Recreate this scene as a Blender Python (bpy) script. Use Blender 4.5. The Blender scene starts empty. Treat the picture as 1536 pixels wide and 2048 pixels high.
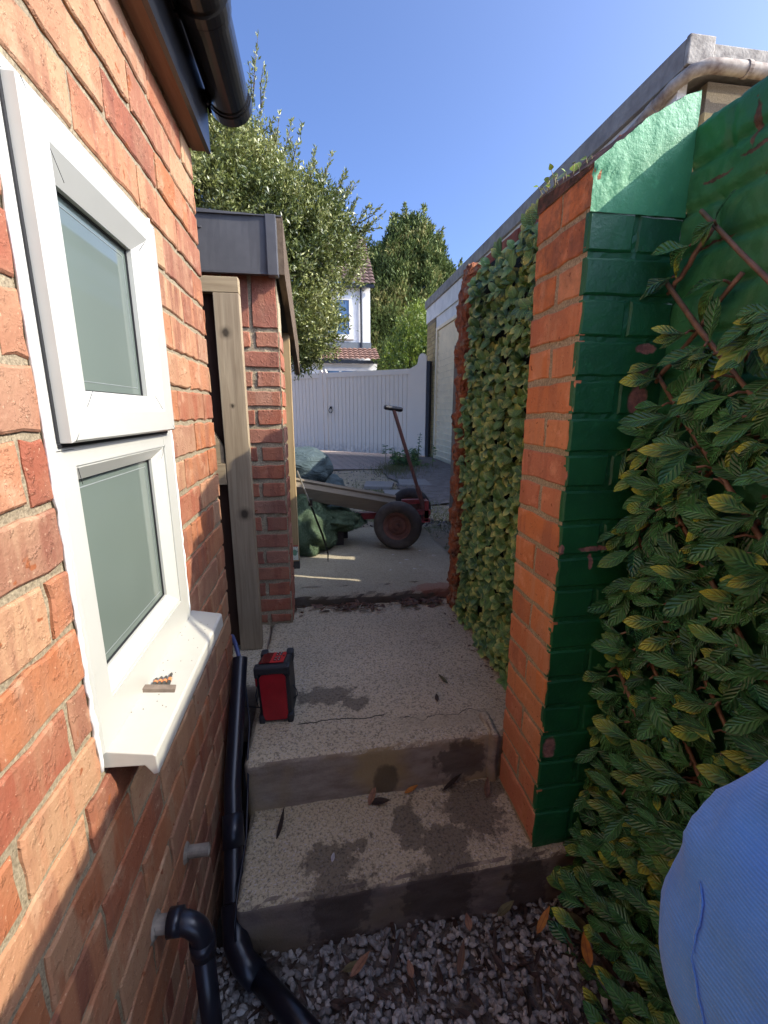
import bpy, bmesh, math, random
import numpy as np
from mathutils import Vector, Matrix, noise as mnoise
R = math.radians
random.seed(7); rng = np.random.default_rng(11)
sc = bpy.context.scene
col = sc.collection

# ---------------------------------------------------------------- camera
cam_d = bpy.data.cameras.new("camera"); cam = bpy.data.objects.new("camera", cam_d); col.objects.link(cam)
cam.location = (0, 0, 0)
cam.rotation_euler = (R(90 - 12.84), 0, R(-8.55))
cam_d.sensor_fit = 'VERTICAL'; cam_d.sensor_height = 24.0; cam_d.sensor_width = 18.0
cam_d.lens = 882 / 2048 * 24.0
cam_d.clip_start = 0.02; cam_d.clip_end = 2000
sc.camera = cam
# ---------------------------------------------------------------- world, sun
SUN = Vector((1, -.35, .80)).normalized()
elev = math.asin(SUN.z); az = math.atan2(SUN.x, SUN.y)
w = bpy.data.worlds.new("World"); sc.world = w; w.use_nodes = True
nt = w.node_tree; bg = nt.nodes['Background']
sky = nt.nodes.new('ShaderNodeTexSky'); sky.sky_type = 'NISHITA'; sky.sun_disc = False
sky.sun_elevation = elev; sky.sun_rotation = az
sky.air_density = .38; sky.dust_density = 3.2; sky.ozone_density = 8
nt.links.new(sky.outputs[0], bg.inputs[0]); bg.inputs[1].default_value = .15
sd = bpy.data.lights.new("sun", 'SUN'); so = bpy.data.objects.new("sun", sd); col.objects.link(so)
sd.energy = 2.0; sd.angle = R(.5); sd.color = (1, .93, .80)
so.rotation_euler = SUN.to_track_quat('Z', 'Y').to_euler(); so.location = (4, -2, 5)
sc.view_settings.view_transform = 'Standard'; sc.view_settings.look = 'None'
sc.view_settings.exposure = 1.88; sc.view_settings.gamma = 1
sc.cycles.max_bounces = 8; sc.cycles.diffuse_bounces = 5

# ---------------------------------------------------------------- levels
ZG, Z1, Z2, Z3, ZY = -1.265, -1.12, -.96, -.90, -.93
PITCH = .0765

# ---------------------------------------------------------------- tagging
def tag(o, label=None, cat=None, group=None, kind=None):
    if label: o['label'] = label
    if cat: o['category'] = cat
    if group: o['group'] = group
    if kind: o['kind'] = kind
    return o
def thing(name, label, cat, loc=(0, 0, 0), group=None, kind=None):
    o = bpy.data.objects.new(name, None); col.objects.link(o); o.location = loc
    o.empty_display_size = .1
    tag(o, label, cat, group, kind); return o
def wloc(o):
    v = Vector((0, 0, 0))
    while o: v += o.location; o = o.parent
    return v

# ---------------------------------------------------------------- mesh builder (world coordinates in)
class MB:
    def __init__(s): s.v = []; s.f = []; s.m = []; s.uv = []; s.c = []; s.useuv = False; s.usec = False
    def add(s, vs, fs, mi=0, uvs=None, c=None):
        b = len(s.v); s.v.extend([tuple(x) for x in vs])
        for f in fs:
            s.f.append([b + i for i in f]); s.m.append(mi)
            if uvs is not None: s.useuv = True; s.uv.extend([uvs[i] for i in f])
            else: s.uv.extend([(0, 0)] * len(f))
            if c is not None: s.usec = True
            s.c.extend([c if c is not None else (0, 0, 0, 1)] * len(f))
    def box(s, x0, x1, y0, y1, z0, z1, mi=0, c=None, M=None, bev=0):
        if x0 > x1: x0, x1 = x1, x0
        if y0 > y1: y0, y1 = y1, y0
        if z0 > z1: z0, z1 = z1, z0
        bm = bmesh.new(); bmesh.ops.create_cube(bm, size=1)
        for v in bm.verts:
            v.co = Vector(((x0 + x1) / 2 + v.co.x * (x1 - x0), (y0 + y1) / 2 + v.co.y * (y1 - y0), (z0 + z1) / 2 + v.co.z * (z1 - z0)))
        if bev: bmesh.ops.bevel(bm, geom=bm.edges[:], offset=bev, segments=2, profile=.6, affect='EDGES')
        s.bm(bm, mi, c, M)
    def bm(s, bm, mi=0, c=None, M=None):
        bm.verts.index_update()
        s.add([(M @ v.co if M else v.co) for v in bm.verts], [[v.index for v in f.verts] for f in bm.faces], mi, None, c); bm.free()
    def tube(s, pts, r, n=12, mi=0, cap=True, c=None):
        pts = [Vector(p) for p in pts]; rs = r if isinstance(r, (list, tuple)) else [r] * len(pts)
        ring = []; up = None
        for i, p in enumerate(pts):
            d = (pts[min(i + 1, len(pts) - 1)] - pts[max(i - 1, 0)]).normalized()
            if up is None: up = d.orthogonal().normalized()
            else: up = (up - d * up.dot(d)).normalized()
            sd_ = d.cross(up)
            ring.append([p + (up * math.cos(2 * math.pi * k / n) + sd_ * math.sin(2 * math.pi * k / n)) * rs[i] for k in range(n)])
        vs = [q for rg in ring for q in rg]; fs = []
        for i in range(len(pts) - 1):
            for k in range(n): fs.append([i * n + k, i * n + (k + 1) % n, (i + 1) * n + (k + 1) % n, (i + 1) * n + k])
        if cap: fs.append(list(range(n))[::-1]); fs.append([(len(pts) - 1) * n + k for k in range(n)])
        s.add(vs, fs, mi, None, c)
    def prism(s, poly, f0, f1, mi=0, c=None):
        """poly 2D points; f0,f1 map a point to the two end planes"""
        n = len(poly); vs = [f0(p) for p in poly] + [f1(p) for p in poly]
        fs = [list(range(n))[::-1], [n + i for i in range(n)]] + [[i, (i + 1) % n, n + (i + 1) % n, n + i] for i in range(n)]
        s.add(vs, fs, mi, None, c)
    def build(s, name, mats, parent=None, smooth=False, fix=True):
        me = bpy.data.meshes.new(name); off = wloc(parent) if parent else Vector((0, 0, 0))
        va = np.array(s.v, dtype=float).reshape(-1, 3) - np.array(off)
        me.from_pydata(va.tolist(), [], s.f)
        if not isinstance(mats, (list, tuple)): mats = [mats]
        for m in mats: me.materials.append(m)
        me.polygons.foreach_set('material_index', s.m)
        if s.useuv:
            l = me.uv_layers.new(name='uv'); l.data.foreach_set('uv', np.array(s.uv, dtype=np.float32).ravel())
        if s.usec:
            a = me.color_attributes.new('tone', 'FLOAT_COLOR', 'CORNER')
            a.data.foreach_set('color', np.array(s.c, dtype=np.float32).ravel())
        if smooth: me.polygons.foreach_set('use_smooth', [True] * len(me.polygons))
        me.update(); me.validate()
        if fix:
            bm = bmesh.new(); bm.from_mesh(me); bmesh.ops.recalc_face_normals(bm, faces=bm.faces[:]); bm.to_mesh(me); bm.free()
        o = bpy.data.objects.new(name, me); col.objects.link(o)
        if parent: o.parent = parent
        if smooth == 'auto':
            pass
        return o

# ---------------------------------------------------------------- materials
class Mat:
    def __init__(s, name, rough=.6, spec=.5):
        s.m = bpy.data.materials.new(name); s.m.use_nodes = True; s.t = s.m.node_tree
        s.b = s.t.nodes['Principled BSDF']; s.set(Roughness=rough); s.b.inputs['Specular IOR Level'].default_value = spec
        s.pos = s.n('ShaderNodeNewGeometry').outputs['Position']; s.h = None
    def n(s, t, **k):
        n = s.t.nodes.new(t)
        for a, b in k.items(): setattr(n, a, b)
        return n
    def put(s, sock, val):
        if isinstance(val, bpy.types.NodeSocket): s.t.links.new(val, sock)
        elif isinstance(val, (tuple, list)) and len(val) == 3 and len(sock.default_value) == 4: sock.default_value = (*val, 1)
        else: sock.default_value = val
    def set(s, **k):
        for a, v in k.items(): s.put(s.b.inputs[a.replace('_', ' ')], v)
    def math(s, op, a, b=0.0, c=0.0, clamp=False):
        n = s.n('ShaderNodeMath', operation=op, use_clamp=clamp); s.put(n.inputs[0], a); s.put(n.inputs[1], b); s.put(n.inputs[2], c); return n.outputs[0]
    def vm(s, op, a, b=(0, 0, 0)):
        n = s.n('ShaderNodeVectorMath', operation=op); s.put(n.inputs[0], a); s.put(n.inputs[1], b); return n.outputs['Value' if op in ('LENGTH', 'DOT_PRODUCT') else 'Vector']
    def noise(s, scale=5, detail=4, rough=.55, vec=None, mul=(1, 1, 1), w=None, dist=0):
        n = s.n('ShaderNodeTexNoise'); v = s.vm('MULTIPLY', vec or s.pos, mul)
        if w is not None: n.noise_dimensions = '4D'; s.put(n.inputs['W'], w)
        s.put(n.inputs['Vector'], v); n.inputs['Scale'].default_value = scale; n.inputs['Detail'].default_value = detail
        n.inputs['Roughness'].default_value = rough; n.inputs['Distortion'].default_value = dist
        return n.outputs['Fac']
    def vor(s, scale=20, feature='F1', out='Distance', vec=None, mul=(1, 1, 1)):
        n = s.n('ShaderNodeTexVoronoi', feature=feature); s.put(n.inputs['Vector'], s.vm('MULTIPLY', vec or s.pos, mul)); n.inputs['Scale'].default_value = scale
        return n.outputs[out]
    def map(s, f, a, b, c=0, d=1):
        n = s.n('ShaderNodeMapRange'); s.put(n.inputs[0], f)
        for i, v in enumerate((a, b, c, d)): n.inputs[i + 1].default_value = v
        return n.outputs[0]
    def ramp(s, f, stops):
        n = s.n('ShaderNodeValToRGB'); e = n.color_ramp.elements
        while len(e) < len(stops): e.new(.5)
        for i, (p, c) in enumerate(stops): e[i].position = p; e[i].color = (*c, 1)
        s.put(n.inputs[0], f); return n.outputs[0]
    def mix(s, f, a, b, mode='MIX'):
        n = s.n('ShaderNodeMix', data_type='RGBA', blend_type=mode); s.put(n.inputs[0], f); s.put(n.inputs[6], a); s.put(n.inputs[7], b); return n.outputs[2]
    def spot(s, c, r, wob=.02, ws=25, soft=.12):
        nn = s.n('ShaderNodeTexNoise'); s.put(nn.inputs['Vector'], s.pos); nn.inputs['Scale'].default_value = ws; nn.inputs['Detail'].default_value = 7; nn.inputs['Roughness'].default_value = .62
        v = s.vm('ADD', s.pos, s.vm('MULTIPLY', s.vm('SUBTRACT', nn.outputs['Color'], (.5, .5, .5)), (wob * 2,) * 3))
        v = s.vm('DIVIDE', s.vm('SUBTRACT', v, c), r); L = s.vm('LENGTH', v)
        if ws < 13: L = s.math('ADD', L, s.math('MULTIPLY', s.math('SUBTRACT', s.noise(32, 8, .62), .5), 2.2))
        return s.map(L, 1 + soft, 1 - soft)
    def mx(s, a, b): return s.math('MAXIMUM', a, b)
    def bump(s, h, strength=.5, dist=.01):
        n = s.n('ShaderNodeBump'); n.inputs['Strength'].default_value = strength; n.inputs['Distance'].default_value = dist
        s.put(n.inputs['Height'], h)
        if s.h: s.put(n.inputs['Normal'], s.h)
        s.h = n.outputs[0]; s.put(s.b.inputs['Normal'], s.h); return s
    def attr(s, k=0):
        n = s.n('ShaderNodeAttribute', attribute_name='tone'); sp = s.n('ShaderNodeSeparateColor'); s.put(sp.inputs[0], n.outputs['Color']); return sp.outputs[k]
    def uvs(s):
        n = s.n('ShaderNodeAttribute', attribute_name='uv'); sp = s.n('ShaderNodeSeparateXYZ'); s.put(sp.inputs[0], n.outputs['Vector']); return sp.outputs[0], sp.outputs[1]

def simple(name, c, rough=.6, var=.15, ns=30, bump=.2, bd=.002, spec=.5, metal=0, c2=None):
    m = Mat(name, rough, spec); c2 = c2 or tuple(x * (1 - 2 * var) for x in c)
    m.set(Base_Color=m.mix(m.map(m.noise(ns, 5, .6), .35, .7), c, c2)); m.set(Metallic=metal)
    if bump: m.bump(m.noise(ns * 4, 4), bump, bd)
    return m.m
def wood(name, c, c2, axis=2, knots=(), ns=1.0, rough=.75, extra=None):
    m = Mat(name, rough, .25); mul = [60 * ns] * 3; mul[axis] = 3 * ns
    w_ = m.noise(1.0, 5, .6, mul=tuple(mul), dist=.6)
    big = m.noise(2.2, 3, .5)
    c_ = m.mix(m.map(w_, .3, .7), c, c2); c_ = m.mix(m.map(big, .35, .7, 0, .5), c_, tuple(x * .6 for x in c2))
    for k, r in knots:
        c_ = m.mix(m.math('MULTIPLY', m.spot(k, (r * 1.6, 1, r * 1.6), .004, 60, .3), .45), c_, tuple(x * .35 for x in c2))
        c_ = m.mix(m.spot(k, (r * .8, 1, r), .004, 60, .3), c_, tuple(x * .22 for x in c2))
    m.set(Base_Color=c_); m.bump(w_, .5, .002); return m.m
def brick(name, stops, dark=(.14, .042, .032), dirt=None, moss=False, along='y'):
    m = Mat(name, .82, .25); r1, r2 = m.attr(0), m.attr(1)
    mul = (1, 26, 3) if along == 'y' else (26, 1, 3)
    band = m.noise(1.0, 3, .55, mul=mul, w=m.math('MULTIPLY', r2, 60))
    base = m.ramp(r1, stops)
    c = m.mix(m.map(band, .50, .58, 0, .75), base, m.ramp(r2, [(0, dark), (.45, tuple((a + b) / 2 for a, b in zip(dark, stops[1][1]))), (1, stops[0][1])]))
    c = m.mix(m.map(m.noise(9, 4), .42, .68, 0, .35), c, stops[0][1])
    c = m.mix(m.map(m.noise(4.5, 4, .6, w=m.math('MULTIPLY', r1, 9)), .52, .66, 0, .5), c, dark)
    c = m.mix(m.map(m.noise(17, 5, .65, w=m.math('MULTIPLY', r2, 5)), .56, .68, 0, .45), c, tuple(min(1, x * 1.25 + .05) for x in stops[0][1]))
    g = m.noise(160, 3, .6)
    c = m.mix(m.map(g, .63, .72, 0, .6), c, (.13, .05, .03))
    c = m.mix(m.map(m.noise(240, 2), .66, .74, 0, .45), c, (.65, .45, .28))
    sp = m.map(m.noise(42, 2), .70, .73)      # little drilled pits
    c = m.mix(sp, c, (.25, .08, .03))
    if dirt: c = m.mix(m.map(m.noise(6, 5, .6), .42, .68, 0, dirt[3]), c, dirt[:3])
    if moss:
        z = m.n('ShaderNodeSeparateXYZ'); m.put(z.inputs[0], m.pos)
        f = m.math('MULTIPLY', m.map(z.outputs[2], .10, .45), m.map(m.noise(22, 5, .65), .38, .62))
        c = m.mix(m.math('MULTIPLY', f, .85), c, (.09, .065, .05))
    m.set(Base_Color=c)
    m.bump(m.noise(30, 5, .6), .5, .005); m.bump(m.map(m.noise(75, 4, .6), .55, .72), .5, .004); m.bump(g, .6, .002); return m.m
def concrete(name, c, c2, speck=.6, stains=(), cracks=(), ns=3.0, extra=(), side=None):
    m = Mat(name, .9, .3)
    k = m.mix(m.map(m.noise(ns, 5, .6), .3, .7), c, c2)
    s1 = m.noise(135, 4, .75); k = m.mix(m.map(s1, .50, .60, 0, min(1, speck * 1.35)), k, tuple(x * .28 for x in c2))
    s2 = m.noise(190, 2, .6, mul=(1, 1.1, .9)); k = m.mix(m.map(s2, .57, .66, 0, speck), k, (.62, .56, .52))
    s3 = m.vor(90, out='Distance'); k = m.mix(m.map(s3, .12, .05, 0, speck * .5), k, (.16, .12, .10))
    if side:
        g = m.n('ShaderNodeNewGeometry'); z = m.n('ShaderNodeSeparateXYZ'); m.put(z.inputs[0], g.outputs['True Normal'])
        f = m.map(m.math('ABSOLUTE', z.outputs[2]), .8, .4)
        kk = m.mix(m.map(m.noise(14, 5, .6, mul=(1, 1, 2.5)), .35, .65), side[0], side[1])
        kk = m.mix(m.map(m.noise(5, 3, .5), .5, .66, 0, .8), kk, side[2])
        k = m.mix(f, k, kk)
    wet = None
    for st in stains:
        f = m.spot(*st); wet = f if wet is None else m.mx(wet, f)
    if wet is not None:
        k = m.mix(m.math('MULTIPLY', wet, .62), k, (.035, .022, .014)); m.set(Roughness=m.map(wet, 0, 1, .92, .62))
    for (y0, x0, x1, amp, wd, sl) in cracks:
        p = m.n('ShaderNodeSeparateXYZ'); m.put(p.inputs[0], m.pos)
        n_ = m.noise(9, 4, .6, mul=(1, .15, 0)); yy = m.math('ADD', m.math('MULTIPLY', m.math('SUBTRACT', n_, .5), amp), m.math('ADD', m.math('MULTIPLY', p.outputs[0], sl), y0))
        dd = m.math('ABSOLUTE', m.math('SUBTRACT', p.outputs[1], yy)); f = m.map(dd, wd, wd * .3)
        f = m.math('MULTIPLY', f, m.math('MULTIPLY', m.map(p.outputs[0], x0, x0 + .02), m.map(p.outputs[0], x1, x1 - .02)))
        k = m.mix(f, k, (.02, .015, .01))
    for (sp, c3, a) in extra: k = m.mix(m.math('MULTIPLY', m.spot(*sp), a), k, c3)
    m.set(Base_Color=k); m.bump(m.noise(22, 5, .6), .4, .006); m.bump(s1, .8, .0035); return m.m

ORANGE = [(0, (.38, .23, .125)), (.22, (.37, .165, .085)), (.5, (.33, .115, .045)), (.75, (.25, .075, .04)), (1, (.33, .20, .12))]
m_brick_l = brick("brick_left", ORANGE, dark=(.17, .056, .035), along='y')
m_brick_p = brick("brick_pier", [(0, (.66, .30, .15)), (.4, (.68, .235, .08)), (.75, (.62, .21, .075)), (1, (.56, .20, .11))], dark=(.36, .13, .075), moss=True, along='y')
m_brick_r = brick("brick_red", [(0, (.42, .18, .105)), (.4, (.44, .145, .075)), (.75, (.33, .105, .065)), (1, (.47, .26, .17))], dark=(.22, .08, .055), dirt=(.20, .11, .08, .55), along='x')
m_brick_b = brick("brick_broken", [(0, (.50, .17, .07)), (.5, (.45, .12, .05)), (1, (.30, .09, .05))], dirt=(.12, .07, .05, .6), along='x')
def mortar(name, c, c2):
    m = Mat(name, .95, .15); g = m.noise(220, 3, .7)
    m.set(Base_Color=m.mix(m.map(g, .35, .7), m.mix(m.map(m.noise(6, 3), .3, .7), c, c2), tuple(x * .45 for x in c2)))
    m.bump(m.noise(60, 4, .6), .6, .004); m.bump(g, .7, .002); return m.m
m_mortar = mortar("mortar_sandy", (.38, .31, .20), (.30, .24, .155))
m_mortar_g = mortar("mortar_grey", (.58, .48, .32), (.44, .36, .23))

def paint_green(name, spots=(), c=(.012, .130, .038), c2=(.007, .085, .028), peel=.74, worn=None, rough=.42, pkc=((.36, .19, .15), (.20, .11, .095))):
    m = Mat(name, rough, .5)
    k = m.mix(m.map(m.noise(7, 4), .35, .65), c, c2)
    k = m.mix(m.map(m.noise(50, 4, .7), .60, .8, 0, .35), k, tuple(min(1, x * 2.2 + .02) for x in c))
    if worn: k = m.mix(m.map(m.noise(3.5, 5, .6, mul=(1, 2, 1)), .45, .7, 0, .7), k, worn)
    f = m.map(m.noise(13, 5, .62, mul=(1, 1, 1)), peel, peel + .02)
    for s_ in spots: f = m.mx(f, m.spot(*s_))
    pk = m.mix(m.map(m.noise(60, 3), .4, .6), *pkc)
    m.set(Base_Color=m.mix(f, k, pk), Roughness=m.map(f, 0, 1, rough, .9))
    m.bump(m.noise(24, 5, .6), .5, .006); m.bump(m.noise(110, 5, .7), .55, .0025)
    m.bump(m.math('SUBTRACT', 1.0, f), .5, .002); return m.m
peels = [((.672, .86, .125), (.022, .04, .010), .008, 60), ((.672, .86, .075), (.016, .04, .020), .012, 60), ((.668, .86, .022), (.022, .04, .030), .006, 60),
         ((.545, .86, -.815), (.017, .04, .030), .010, 60), ((.61, .86, -.300), (.040, .04, .006), .006, 60), ((.60, .86, -.33), (.005, .04, .018), .006, 60), ((.528, .86, -.30), (.006, .04, .012), .006, 60)]
m_green_p = paint_green("green_paint_pier", peels)
m_green_w = paint_green("green_paint_wall", [((.72, .80, .405), (.04, .028, .0035), .016, 22), ((.72, .735, .455), (.04, .006, .035), .016, 24), ((.72, .72, .415), (.04, .035, .004), .016, 22), ((.72, .80, .30), (.04, .05, .002), .012, 20)],
                        c=(.026, .19, .062), c2=(.014, .125, .044), worn=(.07, .27, .10), rough=.55, pkc=((.16, .09, .06), (.07, .04, .03)), peel=.70)
m_green_sunlit = paint_green("green_paint_sunlit", (), c=(.07, .35, .14), c2=(.045, .28, .11), peel=.95, rough=.55)  # same green paint as the pier, with sunlight put into the cap's colour

# ---------------------------------------------------------------- brickwork
def bricks(mb, u0, u1, zj, mapf, bond, gap=.010, mi=0, holes=(), jit=.0016, npt=7, edge=.0022, face_c=None, endcut=None, proud=.0):
    """courses between joint heights zj (bottom to top). mapf(u,z,w)->world. bond(i)->list of (u start,u end)."""
    for i in range(len(zj) - 1):
        za, zb = zj[i] + gap / 2, zj[i + 1] - gap / 2
        for (a, b) in bond(i):
            a, b = a + gap / 2, b - gap / 2
            segs = [(max(a, u0), min(b, u1))]
            for (h0, h1, hz0, hz1) in holes:
                if za < hz1 and zb > hz0:
                    ns = []
                    for (p, q) in segs:
                        if q <= h0 or p >= h1: ns.append((p, q))
                        else:
                            if p < h0: ns.append((p, h0))
                            if q > h1: ns.append((h1, q))
                    segs = ns
            for (p, q) in segs:
                if q - p < .008: continue
                c = (random.random(), random.random(), random.random(), 1)
                w0 = random.uniform(-.0015, .0015) + proud; tilt = random.uniform(-.012, .012)
                L = q - p; nh = max(2, int(L / .03)); nv = 3
                pts = [(p + L * k / nh, za) for k in range(nh)] + [(q, za + (zb - za) * k / nv) for k in range(nv)] + \
                      [(q - L * k / nh, zb) for k in range(nh)] + [(p, zb - (zb - za) * k / nv) for k in range(nv)]
                cu, cz = (p + q) / 2, (za + zb) / 2
                pj = []
                for (x, z) in pts:
                    pj.append((x + random.uniform(-jit, jit), z + random.uniform(-jit, jit) + (x - cu) * tilt))
                n = len(pj); vs = []
                ins = lambda x, z, e: (x - math.copysign(min(e, abs(x - cu) * .5), x - cu), z - math.copysign(min(e, abs(z - cz) * .5), z - cz))
                for (x, z) in pj: vs.append(mapf(x, z, w0 - .014))
                for (x, z) in pj: vs.append(mapf(x, z, w0 - edge * .8))
                for (x, z) in pj: vs.append(mapf(*ins(x, z, edge), w0 + random.uniform(-.0003, .0003)))
                vs.append(mapf(cu, cz, w0))
                fs = []
                for k in range(n):
                    k2 = (k + 1) % n
                    fs.append([k, k2, n + k2, n + k]); fs.append([n + k, n + k2, 2 * n + k2, 2 * n + k]); fs.append([2 * n + k, 2 * n + k2, 3 * n])
                mb.add(vs, fs, mi, None, c)
def sheet(mb, u0, u1, z0, z1, mapf, w, mi, step=.012, amp=.0022, holes=()):
    nu = max(1, int((u1 - u0) / step)); nz = max(1, int((z1 - z0) / step)); vs = []
    for j in range(nz + 1):
        for i in range(nu + 1):
            u = u0 + (u1 - u0) * i / nu; z = z0 + (z1 - z0) * j / nz
            vs.append(mapf(u, z, w + amp * mnoise.noise(Vector((u * 60, z * 60, 3)))))
    fs = []
    for j in range(nz):
        for i in range(nu):
            uc = u0 + (u1 - u0) * (i + .5) / nu; zc = z0 + (z1 - z0) * (j + .5) / nz
            if any(h0 < uc < h1 and hz0 < zc < hz1 for (h0, h1, hz0, hz1) in holes): continue
            a = j * (nu + 1) + i; fs.append([a, a + 1, a + nu + 2, a + nu + 1])
    mb.add(vs, fs, mi)
def stretcher(L=.225, off=0.0, lo=-3, hi=3):
    def f(i):
        s = off + (L / 2 if i % 2 else 0) + lo
        s = off + (L / 2 if i % 2 else 0) - math.ceil(-(lo)) * 0
        n0 = math.floor((lo - s) / L) - 1; n1 = math.ceil((hi - s) / L) + 1
        return [(s + k * L, s + (k + 1) * L) for k in range(n0, n1)]
    return f

# ================================================================= SETTING
def struct(o): o['kind'] = 'structure'; return o
def lattice_box(x0, x1, y0, y1, z0, z1, st=.02, amp=.003, rnd=.006, fr=14, edgefn=None, stz=None):
    mb = MB(); N = [max(1, round((x1 - x0) / st)), max(1, round((y1 - y0) / st)), max(1, round((z1 - z0) / (stz or st)))]
    idx = {}; vs = []; fs = []
    def vid(i, j, k):
        if (i, j, k) in idx: return idx[(i, j, k)]
        p = Vector((x0 + (x1 - x0) * i / N[0], y0 + (y1 - y0) * j / N[1], z0 + (z1 - z0) * k / N[2]))
        ex = [i in (0, N[0]), j in (0, N[1]), k in (0, N[2])]
        if sum(ex) >= 2:
            cx, cy, cz = (x0 + x1) / 2, (y0 + y1) / 2, (z0 + z1) / 2; r = rnd * (.6 + abs(mnoise.noise(p * 14)) * 1.8)
            p = Vector((p.x - math.copysign(r, p.x - cx) * ex[0], p.y - math.copysign(r, p.y - cy) * ex[1], p.z - math.copysign(r, p.z - cz) * ex[2]))
        q = p + Vector((mnoise.noise(p * fr), mnoise.noise(p * fr + Vector((9, 0, 0))), mnoise.noise(p * fr + Vector((0, 9, 0))))) * amp
        q += Vector((mnoise.noise(p * 60), mnoise.noise(p * 60 + Vector((9, 0, 0))), mnoise.noise(p * 60 + Vector((0, 9, 0))))) * amp * .35
        if edgefn: q = edgefn(q)
        idx[(i, j, k)] = len(vs); vs.append(q); return idx[(i, j, k)]
    for i in range(N[0]):
        for j in range(N[1]):
            for k in (0, N[2]): fs.append([vid(i, j, k), vid(i + 1, j, k), vid(i + 1, j + 1, k), vid(i, j + 1, k)])
    for i in range(N[0]):
        for k in range(N[2]):
            for j in (0, N[1]): fs.append([vid(i, j, k), vid(i + 1, j, k), vid(i + 1, j, k + 1), vid(i, j, k + 1)])
    for j in range(N[1]):
        for k in range(N[2]):
            for i in (0, N[0]): fs.append([vid(i, j, k), vid(i, j + 1, k), vid(i, j + 1, k + 1), vid(i, j, k + 1)])
    mb.add(vs, fs); return mb

m_soil = simple("soil", (.10, .075, .055), .95, .2, 12, .8, .01)
g = MB(); g.add([(-400, -400, -1.32), (400, -400, -1.32), (400, 700, -1.32), (-400, 700, -1.32)], [[0, 1, 2, 3]])
struct(g.build('ground', m_soil))
# yard ground: earth with grit, reaching the horizon
mm = Mat("yard_earth", .95, .2)
kk = mm.mix(mm.map(mm.noise(1.6, 5, .6), .35, .65), (.38, .31, .20), (.24, .19, .125))
kk = mm.mix(mm.map(mm.noise(40, 4, .7), .52, .62), kk, (.30, .26, .22)); kk = mm.mix(mm.map(mm.noise(2.7, 5, .65), .55, .66), kk, (.085, .10, .03))
kk = mm.mix(mm.map(mm.vor(60), .1, .04), kk, (.42, .40, .38)); mm.set(Base_Color=kk); mm.bump(mm.noise(30, 5, .7), .9, .02)
g = MB(); n = 90
def yz(x, y):
    return ZY + .012 * mnoise.noise(Vector((x * 2, y * 2, 0))) + .006 * mnoise.noise(Vector((x * 9, y * 9, 0)))
vs = []; fs = []
xs = [-300, -60, -20, -8, -4] + [(-2 + 6 * i / 60) for i in range(61)] + [6, 12, 30, 80, 300]
ys = [2.12 + 9 * i / 90 for i in range(91)] + [13, 18, 30, 60, 150, 500]
for y in ys:
    for x in xs: vs.append((x, y, yz(x, y)))
for j in range(len(ys) - 1):
    for i in range(len(xs) - 1): a = j * len(xs) + i; fs.append([a, a + 1, a + 1 + len(xs), a + len(xs)])
g.add(vs, fs)
b2 = len(g.v); g.add([(.80, -5, ZY), (300, -5, ZY), (300, 2.12, ZY), (.80, 2.12, ZY)], [[0, 1, 2, 3]])
struct(g.build('yard_ground', mm.m, smooth=True))

st1 = [((.30, .93, Z1), (.075, .045, .1), .055, 9), ((.21, .99, Z1), (.05, .06, .1), .055, 9), ((.41, 1.0, Z1), (.09, .10, .06), .065, 8), ((.30, .855, Z1), (.05, .05, .06), .045, 10), ((.46, 1.07, Z1), (.09, .04, .1), .055, 9),
       ((-.005, .915, Z1), (.065, .050, .1), .04, 11), ((.0, .86, Z1), (.05, .03, .06), .04, 11),
       ((.02, .84, -1.19), (.085, .05, .11), .045, 10), ((.27, .84, -1.19), (.10, .05, .10), .045, 10), ((.51, .84, -1.20), (.05, .05, .12), .045, 10),
       ((.08, .945, Z1), (.018, .014, .02), .012, 60), ((.055, .905, Z1), (.014, .010, .02), .010, 60), ((.11, .965, Z1), (.004, .012, .02), .006, 60), ((.08, .93, Z1), (.01, .01, .02), .012, 60)]
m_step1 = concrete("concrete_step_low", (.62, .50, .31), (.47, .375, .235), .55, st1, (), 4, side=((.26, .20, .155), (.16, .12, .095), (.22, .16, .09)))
st2 = [((.0, 1.36, Z2), (.12, .05, .06), .05, 9), ((.10, 1.31, Z2), (.05, .035, .05), .04, 12), ((.41, 1.105, -1.04), (.078, .08, .07), .035, 11), ((.17, 1.105, -1.075), (.036, .08, .055), .028, 14)]
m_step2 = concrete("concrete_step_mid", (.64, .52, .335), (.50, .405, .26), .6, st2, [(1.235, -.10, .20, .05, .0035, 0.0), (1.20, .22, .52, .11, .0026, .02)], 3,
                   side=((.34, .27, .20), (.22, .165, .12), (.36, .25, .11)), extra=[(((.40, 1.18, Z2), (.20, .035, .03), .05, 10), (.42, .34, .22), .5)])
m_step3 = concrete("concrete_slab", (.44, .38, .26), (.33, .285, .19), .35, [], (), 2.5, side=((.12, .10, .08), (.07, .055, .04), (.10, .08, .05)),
                   extra=[(((.40 + .05 * ((i * 7) % 6) + .013 * i, 2.40 + .055 * ((i * 5) % 7), Z3), (.006 + .004 * (i % 3), .011 - .003 * (i % 2), .02), .02, 60), (.62, .58, .53), .6) for i in range(8)] + [(((.60, 2.12, Z3), (.14, .05, .05), .05, 20), (.30, .11, .07), .6)])
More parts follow.
